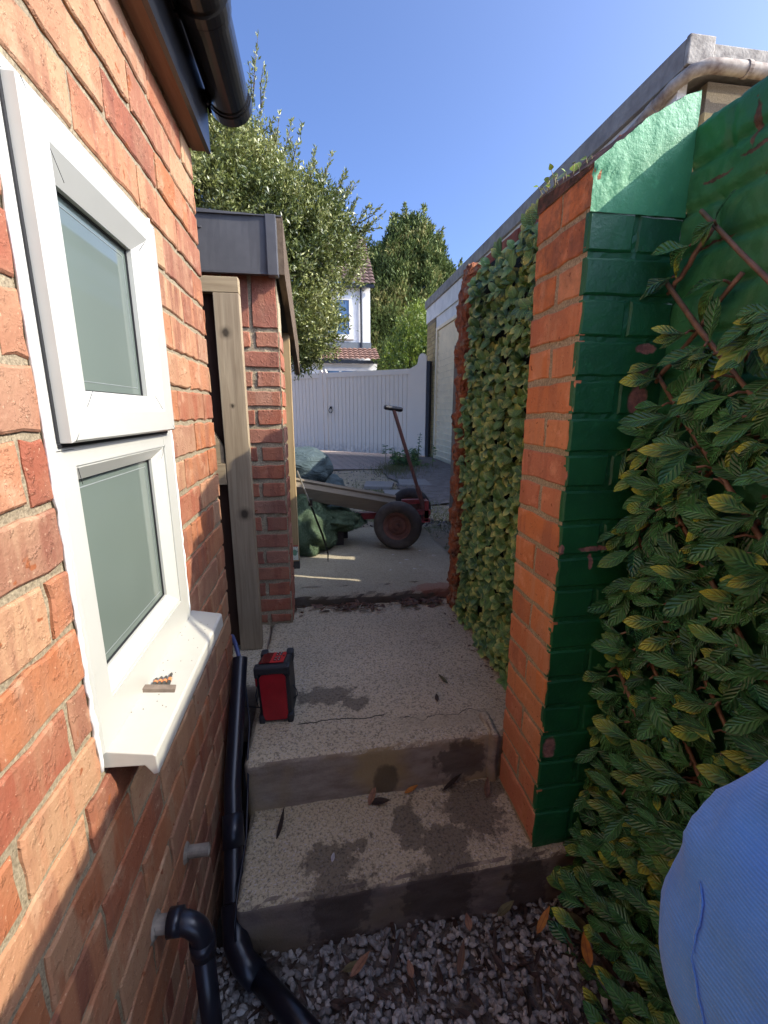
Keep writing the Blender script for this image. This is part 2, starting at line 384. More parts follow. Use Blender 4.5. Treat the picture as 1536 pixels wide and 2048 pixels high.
# step 1 : z ZG..Z1
def e1(q):
    q.y += .02 * (q.x) if q.y < .9 else 0
    return q
struct(lattice_box(-.224, .74, .835, 1.3, -1.34, Z1, .012, .0035, .006, 12, e1).build('lower_step', m_step1, smooth=True))
struct(lattice_box(-.232, .80, 1.092, 2.3, -1.20, Z2, .013, .003, .005, 12, lambda q: Vector((q.x, q.y + (.018 * q.x if q.y < 1.2 else 0), q.z))).build('middle_step', m_step2, smooth=True))
struct(lattice_box(-.9, -.2325, 1.46, 2.3, -1.20, Z2 - .002, .03, .003, .005).build('middle_step_side', m_step2, smooth=True))
struct(lattice_box(.488, .5235, 1.085, 1.20, -1.13, Z2 + .012, .012, .005, .006, 20).build('concrete_upstand', m_step2, smooth=True))
def e3(q):
    if q.y < 2.2:
        a = .022 * mnoise.noise(Vector((q.x * 7, 0, 1))) + .010 * mnoise.noise(Vector((q.x * 26, q.z * 20, 1)))
        q.y += a + .02
        if q.z > Z3 - .02: q.z -= max(0, .012 * mnoise.noise(Vector((q.x * 13, 5, 1))))
    if q.y > 3.3: q.y += .0
    return q
m3 = lattice_box(-.9, .83, 2.07, 3.40, -1.10, Z3, .022, .003, .007, 10, e3)
struct(m3.build('concrete_slab', m_step3, smooth=True))
# block paving strip and ramp by garage
mp = Mat("block_paving", .9, .2); bt = mp.n('ShaderNodeTexBrick'); mpv = mp.n('ShaderNodeMapping'); mpv.inputs['Rotation'].default_value = (0, 0, R(38)); mp.put(mpv.inputs[0], mp.pos); mp.put(bt.inputs[0], mpv.outputs[0])
bt.inputs['Scale'].default_value = 2.4; bt.inputs['Mortar Size'].default_value = .018; bt.inputs['Color1'].default_value = (.36, .28, .23, 1); bt.inputs['Color2'].default_value = (.30, .24, .20, 1); bt.inputs['Mortar'].default_value = (.06, .05, .045, 1)
mp.set(Base_Color=mp.mix(mp.map(mp.noise(3), .4, .7, 0, .6), bt.outputs[0], (.27, .23, .19))); mp.bump(mp.noise(60), .5, .004)
g = MB(); g.add([(-3, 7.4, ZY + .02), (1.6, 7.0, ZY + .02), (2.15, 8.35, ZY + .02), (2.15, 13, ZY + .02), (-3, 13, ZY + .02)], [[0, 1, 2, 3, 4]])
struct(g.build('block_paving', mp.m))
m_tar = simple("ramp_tarmac", (.19, .155, .13), .95, .25, 9, .8, .008)
g = MB(); vs = []; fs = []; ny, nx = 30, 14
for j in range(ny + 1):
    for i in range(nx + 1):
        y = 4.2 + 4.3 * j / ny; x0_ = 1.0 + .10 * mnoise.noise(Vector((y * 2, 0, 0))) + max(0, (y - 7)) * .45; x = x0_ + (2.2 - x0_) * i / nx
        t = min(1, i / nx * 1.6); vs.append((x, y, ZY + .018 + .045 * t + .006 * mnoise.noise(Vector((x * 8, y * 8, 2)))))
for j in range(ny):
    for i in range(nx): a = j * (nx + 1) + i; fs.append([a, a + 1, a + nx + 2, a + nx + 1])
for j in range(ny): pass
g.add(vs, fs); struct(g.build('garage_ramp', m_tar, smooth=True))
# paving flags
m_flag = concrete("flagstone", (.27, .25, .22), (.21, .195, .175), .2)
for i, (poly, lb) in enumerate([([(.70, 4.55), (1.12, 4.50), (1.16, 4.98), (.76, 5.05)], 'largest grey paving flag set in the earth behind the far trolley wheel'),
                                ([(.55, 5.30), (.88, 5.22), (.98, 5.62), (.62, 5.72)], 'grey paving flag left of the two small flags near the weeds'),
                                ([(1.0, 5.35), (1.40, 5.25), (1.42, 5.72), (1.06, 5.78)], 'pale paving flag nearest the weed clump, at the foot of the dark ramp')]):
    g = MB(); z = ZY + .035 + .004 * i
    g.prism(poly, lambda p: (p[0], p[1], ZY - .03), lambda p: (p[0], p[1], z))
    tag(g.build('paving_flag', m_flag), lb, 'paving slab', 'loose paving flags in the yard')

# ================================================================= LEFT HOUSE (x = -0.3)
XL = -.30
house = thing('brick_house', 'orange brick house wall with white window and black gutter close on the left', 'house', (XL, 1.39, Z2))
zjl = [-.026 + PITCH * k for k in range(-17, 11)]
WIN = (.548, .978, -.470, .352)
mapL = lambda u, z, w_: (XL + w_, u, z)
mb = MB()
bricks(mb, -1.2, 1.388, zjl, mapL, stretcher(.225, .055, -1.5, 1.6), gap=.0095, holes=[WIN], jit=.0026, edge=.003)
sheet(mb, -1.2, 1.386, zjl[0], zjl[-1], mapL, -.0045, 1, .02, .002, holes=[(WIN[0] + .02, WIN[1] - .02, WIN[2] + .02, WIN[3] - .02)])
# the return wall round the corner and the wall's depth
mapR = lambda u, z, w_: (u, 1.39 + w_, z)
bricks(mb, -1.4, XL, zjl, mapR, stretcher(.225, XL - .1125, -1.6, 0), gap=.011)
sheet(mb, -1.4, XL - .004, zjl[0], zjl[-1], mapR, -.0045, 1, .03)
mb.build('wall', [m_brick_l, m_mortar], house)
mb = MB(); mb.box(-.44, XL - .05, WIN[0] - .02, WIN[1] + .02, WIN[2] - .02, WIN[2]); mb.box(-.55, -.42, -1.2, 1.3, -1.3, .66)
mb.build('inner_leaf', simple("dark_inside", (.03, .03, .03), .9), house)

# window
def plastic(name, c, rough=.28, dirt=.12):
    m = Mat(name, rough, .5); d = m.map(m.noise(14, 5, .65), .45, .8, 0, dirt)
    k = m.mix(d, c, tuple(x * .6 for x in c)); k = m.mix(m.map(m.noise(120, 3), .70, .78, 0, .35), k, (.35, .32, .27)); m.set(Base_Color=k); m.bump(m.noise(35, 3), .06, .001); return m.m
m_upvc = plastic("white_upvc", (.44, .43, .375)); m_upvc_s = plastic("white_upvc_sill", (.42, .405, .35), .3, .25)
m_gask = simple("black_gasket", (.012, .012, .013), .6, .1, 40, 0)
gm = Mat("obscure_glass", .55, .5); gm.set(Base_Color=gm.mix(gm.map(gm.noise(2.5, 2), .3, .7), (.125, .155, .125), (.095, .12, .098))); gm.b.inputs['Coat Weight'].default_value = 1; gm.b.inputs['Coat Roughness'].default_value = .02; gm.b.inputs['Coat IOR'].default_value = 1.5
win = MB()
def frame_rect(mb, y0, y1, z0, z1, wd, xb, xf, cham=0.0, mi=0):
    """mitred rectangular frame; outer y0..y1,z0..z1, width wd; front xf, chamfered inner lip falling to xb"""
    O = [(y0, z0), (y1, z0), (y1, z1), (y0, z1)]
    ws = wd if isinstance(wd, tuple) else (wd,) * 4   # bottom,right,top,left
    def inset(f): return [(y0 + ws[3] * f, z0 + ws[0] * f), (y1 - ws[1] * f, z0 + ws[0] * f), (y1 - ws[1] * f, z1 - ws[2] * f), (y0 + ws[3] * f, z1 - ws[2] * f)]
    f1 = 1 - cham
    rings = [(O, xb), (O, xf - .004), ([(y0 + .003, z0 + .003), (y1 - .003, z0 + .003), (y1 - .003, z1 - .003), (y0 + .003, z1 - .003)], xf), (inset(f1), xf), (inset(1.0), xf - .016 if cham else xf - .002), (inset(1.0), xb)]
    vs = [(x, p[0], p[1]) for rg, x in rings for p in rg]; fs = []
    for r in range(len(rings) - 1):
        for k in range(4): k2 = (k + 1) % 4; fs.append([r * 4 + k, r * 4 + k2, r * 4 + 4 + k2, r * 4 + 4 + k])
    mb.add(vs, fs, mi)
window = bpy.data.objects.new('window', None); col.objects.link(window); window.parent = house; window.location = Vector((XL, .76, -.44)) - house.location
# outer frame + transom
F = MB(); frame_rect(F, .556, .976, -.452, .348, (.060, .052, .045, .040), XL - .06, XL + .004)
F.box(XL - .05, XL + .0035, .596, .925, -.066, -.028)
F.build('frame', m_upvc, window)
L_ = MB(); frame_rect(L_, .592, .930, -.396, -.062, (.030, .030, .026, .012), XL - .055, XL + .0015, .72); L_.build('glazing_bead', m_upvc, window)
S = MB(); frame_rect(S, .566, .944, -.036, .326, (.062, .084, .066, .070), XL - .02, XL + .022, .42); S.build('opening_sash', m_upvc, window)
for (y0, y1, z0, z1, xx) in ((.604, .902, -.368, -.086, XL - .022), (.634, .862, .024, .262, XL - .004)):
    G = MB(); G.box(xx - .004, xx, y0, y1, z0, z1); G.build('glass_pane', gm.m, window)
    K = MB(); frame_rect(K, y0 - .002, y1 + .002, z0 - .002, z1 + .002, .006, xx - .003, xx + .003); 
    K.build('gasket', m_gask, window)
    K = MB()
    frame_rect(K, y0 + .012, y1 - .012, z0 + .012, z1 - .012, .004, xx - .003, xx + .0006); K.build('spacer_bar', simple("spacer", (.24, .26, .245), .35, .1, 30, 0), window)
for (co, ci, xx) in (((.568, .324), (.636, .260), .0223), ((.942, .324), (.862, .260), .0223), ((.568, -.034), (.634, .026), .0223), ((.942, -.034), (.862, .026), .0223), ((.598, -.068), (.604, -.09), .0045), ((.928, -.064), (.90, -.088), .0045), ((.560, .344), (.57, .33), .0045), ((.972, .344), (.95, .33), .0045), ((.558, -.045), (.596, -.045), .0045)):
    K = MB(); K.tube([(XL + xx, co[0], co[1]), (XL + xx - (.004 if xx > .02 else 0), ci[0], ci[1])], .00035, 5); K.build('mitre_joint', m_gask, window)
K = MB(); K.box(XL - .01, XL + .006, .562, .948, -.0415, -.037); K.box(XL - .01, XL + .006, .561, .5655, -.036, .33); K.build('seal', m_gask, window)
# sill
sl = MB()
prof = [(XL - .02, -.446), (XL + .002, -.449), (XL + .062, -.461), (XL + .066, -.464), (XL + .067, -.492), (XL + .060, -.494), (XL + .050, -.478), (XL - .02, -.474)]
sl.prism(prof, lambda p: (p[0], .560, p[1]), lambda p: (p[0], 1.002, p[1]))
sill = sl.build('sill', m_upvc_s, window)
bv = sill.modifiers.new('b', 'BEVEL'); bv.width = .0015; bv.segments = 2
# caulk bead
msl = simple("sealant", (.74, .73, .68), .5, .1, 40, .3)
for (a, b) in (((.553, -.47), (.553, .352)), ((.980, -.445), (.980, .352))):
    c = MB(); pts = []
    for k in range(61):
        t = k / 60; z = a[1] + (b[1] - a[1]) * t; j = abs(mnoise.noise(Vector((z * 25, a[0] * 9, 0)))) * .006
        pts.append((XL + .0005, a[0] + random.uniform(-.0012, .0012) + (-.002 if a[0] < .7 else .002) - (j * .6 if a[0] < .7 else -j * .6), z))
    c.tube(pts, [.0032 + random.uniform(-.0008, .0014) for _ in pts], 6)
    c.build('sealant', msl, window, smooth=True)
# eaves
m_soff = wood("soffit_board", (.33, .20, .13), (.22, .12, .075), 1); m_blk = simple("black_plastic", (.013, .012, .011), .22, .2, 8, .08, .001)
mfas = simple("fascia_black", (.014, .015, .018), .35, .2, 12, .1, .001)
E_ = MB(); E_.box(XL + .0005, XL + .036, -1.2, 1.40, .668, .684); E_.build('soffit', m_soff, house)
E_ = MB(); E_.box(XL + .0365, XL + .047, -1.2, 1.402, .664, .86); E_.build('fascia', mfas, house)
E_ = MB(); E_.add([(XL + .12, -1.2, .862), (XL + .12, 1.43, .862), (-1.6, 1.43, 1.5), (-1.6, -1.2, 1.5), (XL + .12, -1.2, .89), (XL + .12, 1.43, .89), (-1.6, 1.43, 1.53), (-1.6, -1.2, 1.53)],
    [[0, 1, 2, 3], [4, 5, 6, 7], [0, 1, 5, 4], [1, 2, 6, 5], [2, 3, 7, 6], [3, 0, 4, 7]])
E_.build('roof', simple("roof_tile", (.12, .08, .06), .8, .2), house)
gx, gz, gr = XL + .102, .800, .052
gut = MB()
def gutter(mb, y0, y1, r, r2, cap=False):
    n = 18; vs = []; fs = []
    for y in (y0, y1):
        for rr in (r, r2):
            for k in range(n + 1):
                a = math.pi * (1 + k / n); vs.append((gx + rr * math.cos(a), y, gz + rr * math.sin(a)))
    N = n + 1
    for k in range(n):
        fs += [[k, k + 1, 2 * N + k + 1, 2 * N + k], [N + k, N + k + 1, 3 * N + k + 1, 3 * N + k], [k, k + 1, N + k + 1, N + k], [2 * N + k, 2 * N + k + 1, 3 * N + k + 1, 3 * N + k]]
    if cap: fs.append([2 * N + k for k in range(N)])
    fs += [[0, N, 3 * N, 2 * N], [n, N + n, 3 * N + n, 2 * N + n]]
    mb.add(vs, fs)
gutter(gut, -1.2, 1.42, gr, gr - .003); gp = gut.build('gutter', m_blk, house)
for (a, b, r_) in ((1.385, 1.425, gr + .003), (1.395, 1.428, gr + .0055), (1.09, 1.115, gr + .006), (1.12, 1.135, gr + .0035)):
    g2 = MB(); gutter(g2, a, b, r_, gr - .001, b > 1.4); g2.box(XL + .047, gx - gr + .004, a, b, gz - .03, gz + .0)
    g2.build('gutter_clip', m_blk, gp)

# pipe stubs
m_stub = simple("old_overflow_pipe", (.30, .25, .19), .6, .25, 40, .3, .001)
for (y, z, lb) in ((.800, -.905, 'short open overflow pipe stub poking from the brick wall, above the elbow pipe'),):
    s_ = MB(); s_.tube([(XL - .02, y, z), (XL + .045, y, z)], .0125, 16, cap=False); s_.tube([(XL + .045, y, z), (XL - .02, y, z)], .0105, 16, cap=False)
    s_.tube([(XL - .002, y, z - .002), (XL + .004, y, z - .002)], [.022, .016], 12)
    tag(s_.build('overflow_pipe', m_stub, smooth=False), lb, 'pipe')
# elbow pipe
ez = .014
wp = thing('waste_pipe', 'black elbow waste pipe fed by a pale stub low on the brick wall', 'pipe', (-.245, .60, ZG))
s_ = MB(); s_.tube([(XL - .02, .625, -.868), (XL + .030, .622, -.866)], .0145, 16); s_.tube([(XL - .003, .625, -.87), (XL + .004, .625, -.87)], [.026, .018], 12); s_.build('wall_stub', m_stub, wp, smooth=False)
m_pipe = simple("pipe_black", (.012, .013, .020), .30, .2, 20, .1, .001)
s_ = MB(); arc = [(XL + .030, .620, -.862)] + [(XL + .042 + .035 * math.sin(a), .618 - .004 * a, -.862 - .035 + .035 * math.cos(a)) for a in [R(k) for k in range(0, 91, 15)]]
s_.tube(arc + [(XL + .077, .612, -.93)], .0185, 18); s_.tube([(XL + .024, .62, -.862), (XL + .046, .62, -.862)], .0215, 18); s_.tube([(XL + .077, .612, -.895), (XL + .077, .612, -.925)], .0215, 18)
s_.tube([(XL + .077, .612, -.925), (XL + .078, .605, -1.275)], .0175, 18); s_.build('elbow', m_pipe, wp, smooth=True)
wp.location.z += .014; wp.location.y += .004
# long waste pipe lying down the steps
dp = thing('drain_pipe', 'long black drain pipe running down beside the steps, elbow onto the gravel', 'pipe', (-.25, 1.0, Z1))
P_ = [(-.268, 1.335, -.775), (-.266, 1.20, -.90), (-.262, 1.07, -1.005), (-.250, .985, -1.085), (-.238, .88, -1.165)]
s_ = MB(); s_.tube(P_, .0235, 20, cap=False); s_.build('pipe', m_pipe, dp, smooth=True)
s_ = MB(); s_.tube([P_[-1], (-.225, .825, -1.212), (-.205, .795, -1.232), (-.17, .765, -1.238)], [.029, .030, .029, .028], 20); s_.tube([(-.256, 1.02, -1.048), (-.247, .965, -1.10)], .0275, 20); s_.build('elbow', m_pipe, dp, smooth=True)
s_ = MB(); s_.tube([(-.19, .785, -1.236), (.02, .59, -1.250)], .0235, 20); s_.build('lower_pipe', m_pipe, dp, smooth=True)
m_cab = simple("cable_blue", (.05, .07, .17), .4, .1, 30, 0)
s_ = MB(); s_.tube([(-.34, 1.50, -.80), (-.305, 1.42, -.74), (-.285, 1.37, -.745), (-.268, 1.335, -.79), (-.266, 1.30, -.82)], .007, 10)
tag(s_.build('blue_cable', m_cab, smooth=True), 'thick blue cable entering the top end of the drain pipe', 'cable')
s_ = MB(); pts = [(-.255, 1.31, -.80), (-.232, 1.22, -.93), (-.225, 1.12, -.953), (-.222, 1.085, -1.0), (-.222, 1.0, -1.11), (-.222, .86, -1.113), (-.224, .818, -1.15), (-.222, .80, -1.25)]
s_.tube(pts, .0032, 8); tag(s_.build('thin_cable', m_pipe, smooth=True), 'thin black cable hanging down over the steps beside the drain pipe', 'cable')

# ================================================================= RIGHT WALL
XR, YP, YP2, XW = .522, .865, 1.080, .720
gw = thing('garden_wall', 'brick garden wall with orange pier, its near side painted dark green', 'wall', (XR, YP, Z1))
zjp = [.372 - PITCH * k for k in range(19, -1, -1)] ; zjp[0] = Z1 + .012
mapO = lambda u, z, w_: (XR - w_, u, z)
mapG = lambda u, z, w_: (u, YP - w_, z)
def pier_bond(a, b, par):
    def f(i):
        return [(a, b)] if (i + par) % 2 else [(a, (a + b) / 2), ((a + b) / 2, b)]
    return f
mb = MB()
bricks(mb, YP, YP2, zjp, mapO, pier_bond(YP - .004, YP2 + .004, 1), gap=.014, mi=0, jit=.0024, edge=.003)
sheet(mb, YP + .004, YP2 - .003, zjp[0] - .02, zjp[-1], mapO, -.004, 1, .012)
mapB = lambda u, z, w_: (u, YP2 + w_, z)
bricks(mb, XR, .76, zjp, mapB, pier_bond(XR, .74, 1), mi=0)
sheet(mb, XR + .004, .76, zjp[0] - .02, zjp[-1], mapB, -.004, 1, .02)
# top orange course with moss (under sloping cap)
bricks(mb, YP, YP2, [.372, .4465], mapO, lambda i: [(YP - .004, .975), (.975, YP2 + .004)], mi=0)
sheet(mb, YP + .004, YP2 - .003, .370, .452, mapO, -.004, 1, .012)
mb.build('pier', [m_brick_p, m_mortar_g], gw)
mb = MB()
bricks(mb, XR, XW + .03, zjp, mapG, pier_bond(XR - .004, XW + .006, 0), gap=.010, mi=0, jit=.0012, edge=.004)
sheet(mb, XR + .004, XW + .01, zjp[0] - .02, .375, mapG, -.0045, 0, .012, .0025)
mb.build('painted_pier_face', [m_green_p], gw)
# rendered cap, sloping
cap = MB(); N = 26; top = []
for k in range(N + 1):
    x = XR - .0015 + (XW + .002 - XR) * k / N; t = k / N
    z = .446 + .128 * (1 - (1 - t) ** 1.35) + .0035 * mnoise.noise(Vector((x * 90, 0, 0))) + .004 * mnoise.noise(Vector((x * 30, 4, 0)))
    top.append((x, z))
rows = 9; D = 8; vs = []; fs = []
for j in range(rows + 1):
    for k in range(N + 1):
        x, zt = top[k]; zb = .366; z = zb + (zt - zb) * j / rows; crack = .006 * math.exp(-((z - (.428 + .004 * mnoise.noise(Vector((x * 25, 1, 1))))) / .0022) ** 2)
        vs.append((x, YP - .002 + .0022 * mnoise.noise(Vector((x * 60, z * 60, 0))) + crack * (1.2 if k < 15 else .5), z))
for j in range(rows):
    for k in range(N): a = j * (N + 1) + k; fs.append([a, a + 1, a + N + 2, a + N + 1])
cap.add(vs, fs, 0)
vs = []; fs = []
for d in range(D + 1):
    for k in range(N + 1):
        y = YP - .002 + (YP2 - YP) * d / D; x, z = top[k]
        vs.append((x, y, z + .004 * mnoise.noise(Vector((x * 40, y * 40, 1))) * min(1, d) + .028 * d / D))
for d in range(D):
    for k in range(N): a = d * (N + 1) + k; fs.append([a, a + 1, a + N + 2, a + N + 1])
cap.add(vs, fs, 1)
cap.add([(XR - .0015, YP, .44), (XR - .0015, YP2, .44), (XR - .0015, YP2, .474), (XR - .0015, YP, .446)], [[0, 1, 2, 3]], 1)
m_moss = Mat("mossy_brick", .95, .2); m_moss.set(Base_Color=m_moss.mix(m_moss.map(m_moss.noise(30, 5, .65), .4, .6), (.20, .10, .07), (.07, .055, .04))); m_moss.bump(m_moss.noise(80, 4, .7), .9, .006)
cap.build('rendered_cap', [m_green_sunlit, m_moss.m], gw, smooth=True)
# painted wall running toward the viewer, ragged top
mb = MB()
def wtop(y):
    t = .522 if y > .72 else .522 - .235 * min(1, (.72 - y) / .15) ** 1.2
    return t + .010 * mnoise.noise(Vector((y * 22, 0, 5))) + .006 * mnoise.noise(Vector((y * 70, 0, 5)))
ny_, nz_ = 260, 340; vs = []; fs = []; Y0_, Y1_ = -1.2, .868
for j in range(nz_ + 1):
    for i in range(ny_ + 1):
        y = Y0_ + (Y1_ - Y0_) * (i / ny_) ** .35; zt = wtop(y); z = -1.34 + (zt + 1.34) * j / nz_
        # soft brick relief under the paint
        ci = math.floor((z - .372) / PITCH); fz = (z - .372) / PITCH - ci; uy = (y + (ci % 2) * .1125) / .225; fy = uy - math.floor(uy)
        jz = min(fz, 1 - fz) * PITCH; jy = min(fy, 1 - fy) * .225
        w_ = -.0095 * math.exp(-(jz / .0075) ** 2) - .007 * math.exp(-(jy / .0075) ** 2) * .8
        w_ += .003 * mnoise.noise(Vector((y * 12, z * 12, 2))) + .0025 * mnoise.noise(Vector((y * 50, z * 50, 2)))
        vs.append((XW - w_ * 1.0, y, z))
for j in range(nz_):
    for i in range(ny_): a = j * (ny_ + 1) + i; fs.append([a, a + 1, a + ny_ + 2, a + ny_ + 1])
mb.add(vs, fs, 0)
base = nz_ * (ny_ + 1); vs = [mb.v[base + i] for i in range(ny_ + 1)] + [(XW + .10, mb.v[base + i][1], mb.v[base + i][2] - .01) for i in range(ny_ + 1)] + [(XW + .10, mb.v[base + i][1], -1.3) for i in range(ny_ + 1)]
fs = []
for i in range(ny_): n1 = ny_ + 1; fs += [[i, i + 1, n1 + i + 1, n1 + i], [n1 + i, n1 + i + 1, 2 * n1 + i + 1, 2 * n1 + i]]
mb.add(vs, fs, 1)
mb.build('painted_wall', [m_green_w, m_moss.m], gw, smooth=True)
# broken lump of painted render peeling from wall top
mb = lattice_box(XW - .012, XW + .02, .775, .86, .36, .515, .012, .004, .006, 30)
# recessed wall behind the artificial hedge, up to its broken end
mb = MB()
zjh = [.62 - PITCH * k for k in range(22, -1, -1)]
mapH = lambda u, z, w_: (.705 - w_, u, z)
bricks(mb, 1.08, 2.06, [z for z in zjh if z > Z2 - .1], mapH, stretcher(.225, .02, .9, 2.2), mi=0)
sheet(mb, 1.08, 2.05, -1.0, .615, mapH, -.005, 1, .03)
mb.box(.716, .81, 1.082, 2.04, -1.0, .612, 1)
mb.build('wall_behind_hedge', [m_brick_b, m_mortar_g], gw)
# ragged broken end
def ragged(q):
    if q.x < .67:
        q.x += .009 * mnoise.noise(Vector((q.z * 16, q.y * 10, 0))) + .008 * mnoise.noise(Vector((q.z * 70, q.y * 40, 0))) + .008 * (1 if math.sin(q.z / PITCH * 2 * math.pi / 2) > 0 else 0)
    if q.z > .5: q.x += (q.z - .5) * .25
    q.y += .010 * mnoise.noise(Vector((q.x * 40, q.z * 40, 3))) + .006 * mnoise.noise(Vector((q.x * 90, q.z * 90, 3)))
    return q
m_rag = Mat("broken_brick_end", .95, .15); k = m_rag.mix(m_rag.map(m_rag.noise(14, 5, .6, mul=(1, 1, 2.2)), .38, .62), (.46, .15, .06), (.24, .10, .06))
k = m_rag.mix(m_rag.map(m_rag.noise(30, 5, .7), .52, .62), k, (.36, .25, .16)); k = m_rag.mix(m_rag.map(m_rag.noise(20, 4), .6, .7), k, (.06, .03, .02)); m_rag.set(Base_Color=k); m_rag.bump(m_rag.noise(45, 6, .7), 1, .015)
lattice_box(.634, .705, 1.955, 2.052, Z2 - .03, .615, .011, .006, .008, 25, ragged).build('broken_end', m_rag.m, gw)
# concrete footing under pier is part of the lower step

# ================================================================= LEAVES
def leaf_mat(name, dark, mid, tip, tipamt=.75, veins=True, rough=.38, trans=.0, vein_c=None):
    m = Mat(name, rough, .5); u, v = m.uvs(); r1 = m.attr(0); r2 = m.attr(1)
    base = m.mix(r1, dark, mid)
    base = m.mix(m.map(m.noise(60, 3), .4, .7, 0, .35), base, tuple(x * 1.5 for x in mid))
    tf = m.math('MULTIPLY', m.map(m.math('ADD', v, m.math('MULTIPLY', m.noise(40, 2), .35)), .68, 1.15), m.map(r2, 1 - tipamt, 1.0, 0, 1.1), clamp=True)
    au = m.math('ABSOLUTE', u)
    c_ = m.mix(tf, base, tip)
    c_ = m.mix(m.math('MULTIPLY', m.map(au, .6, 1), m.map(r2, .6, 1, 0, .25)), c_, tip)
    if veins:
        ph = m.math('SUBTRACT', m.math('MULTIPLY', v, 46.0), m.math('MULTIPLY', au, 11.0)); vn = m.math('SINE', ph)
        c_ = m.mix(m.map(vn, .55, 1, 0, .38), c_, vein_c or tuple(min(1, x * 2.6) for x in mid)); m.bump(vn, .55, .0025)
        c_ = m.mix(m.map(au, .10, .03, 0, .5), c_, tuple(min(1, x * 2.2) for x in mid))
    m.set(Base_Color=c_)
    if trans:
        m.b.inputs['Subsurface Weight'].default_value = 0
    return m.m
def leaf(mb, p, d, n, L, W, curl=.3, fold=.25, rows=5, c=None, prof=None):
    d = Vector(d).normalized(); n = Vector(n); n = (n - d * n.dot(d)).normalized(); s_ = d.cross(n)
    p = Vector(p); vs = []; uv = []; fs = []
    prof = prof or (lambda t: math.sin(math.pi * min(1, t ** .85)) ** .8)
    for i in range(rows + 1):
        t = i / rows; wd = W * .5 * max(.04, prof(t)) if 0 < i < rows else W * .03
        cen = p + d * (L * (t - .12 * curl * t * t)) - n * (curl * L * t * t * .5)
        for k in (-1, 0, 1):
            vs.append(cen + s_ * (k * wd) + n * (abs(k) * wd * fold)); uv.append((k, t))
    for i in range(rows):
        a = i * 3; fs += [[a, a + 1, a + 4, a + 3], [a + 1, a + 2, a + 5, a + 4]]
    mb.add(vs, fs, 0, uv, c)

# ---- hedge panel behind the pier (x ~ .66)
h1 = thing('artificial_hedge', 'dense small-leaved artificial hedge panel between orange pier and broken wall end', 'hedge panel', (.68, 1.5, Z2))
lm1 = leaf_mat("box_leaf", (.035, .11, .045), (.16, .31, .075), (.74, .72, .18), .95, True, .32, vein_c=(.14, .22, .08))
mb = MB(); random.seed(21)
y = 1.10
cl = []
def prof1(t): return (math.sin(math.pi * t ** .95)) ** .55
for iy in range(24):
    for iz in range(40):
        yy = 1.11 + iy * .0392 + random.uniform(-.017, .017); zz = -.93 + iz * .0392 + random.uniform(-.015, .015)
        ztop = .535 + .03 * mnoise.noise(Vector((yy * 8, 0, 0)))
        if zz > ztop or yy > 1.90 + .03 * mnoise.noise(Vector((0, zz * 8, 0))): continue
        cl.append((yy, zz))
for (yy, zz) in cl:
    bx = .668 + random.uniform(-.034, .016) + .014 * mnoise.noise(Vector((yy * 7, zz * 7, 3)))
    nl = random.choice((3, 4, 4, 5)); a0 = random.uniform(0, 6.28)
    tone = random.random()
    for k in range(nl):
        a = a0 + 2 * math.pi * k / nl + random.uniform(-.4, .4)
        out = random.uniform(.25, 1.0)
        d = Vector((-out, math.cos(a) * .9, math.sin(a) * .75 + .22)); nrm = Vector((-1, random.uniform(-.3, .3) - math.cos(a) * .6 * -1 * 0, .55 + random.uniform(-.3, .3)))
        nrm = Vector((-.75, -.75, .75)) + Vector((random.uniform(-.35, .35), random.uniform(-.35, .35), random.uniform(-.25, .3)))
        leaf(mb, (bx, yy, zz), d, nrm, random.uniform(.036, .052), random.uniform(.024, .032), random.uniform(.3, 1.1), .12, 5, (min(1, max(0, tone + random.uniform(-.3, .3))), random.random(), 0, 1), prof1)
for (yy, zz, s_) in [(1.40, .55, 1), (1.33, .545, 1.1), (1.20, .53, 1.2), (1.62, .55, .9)]:
    for k in range(5):
        a = k * 1.3; leaf(mb, (.655, yy, zz - .01), (-.5, math.cos(a) * .6, 1 + .3 * math.sin(a)), (-1, -.4, .3), .055 * s_, .028, .4, .25, 4, (random.random(), random.random(), 0, 1))
mb.build('foliage', lm1, h1, smooth=True, fix=False)
mb = MB()
for i in range(16):
    y0 = 1.0 + i * .075
    mb.tube([(.685, max(1.09, y0 - .4), -.9 + .75 * .0 + (.4 if y0 - .4 > 1.09 else y0 - 1.09) * 0), (.685, min(2.02, y0 + .5), .45)], .004, 6)
mb.box(.688, .694, 1.09, 2.02, -.94, .56)
mb.build('backing_mesh', simple("hedge_backing", (.012, .02, .010), .9), h1)

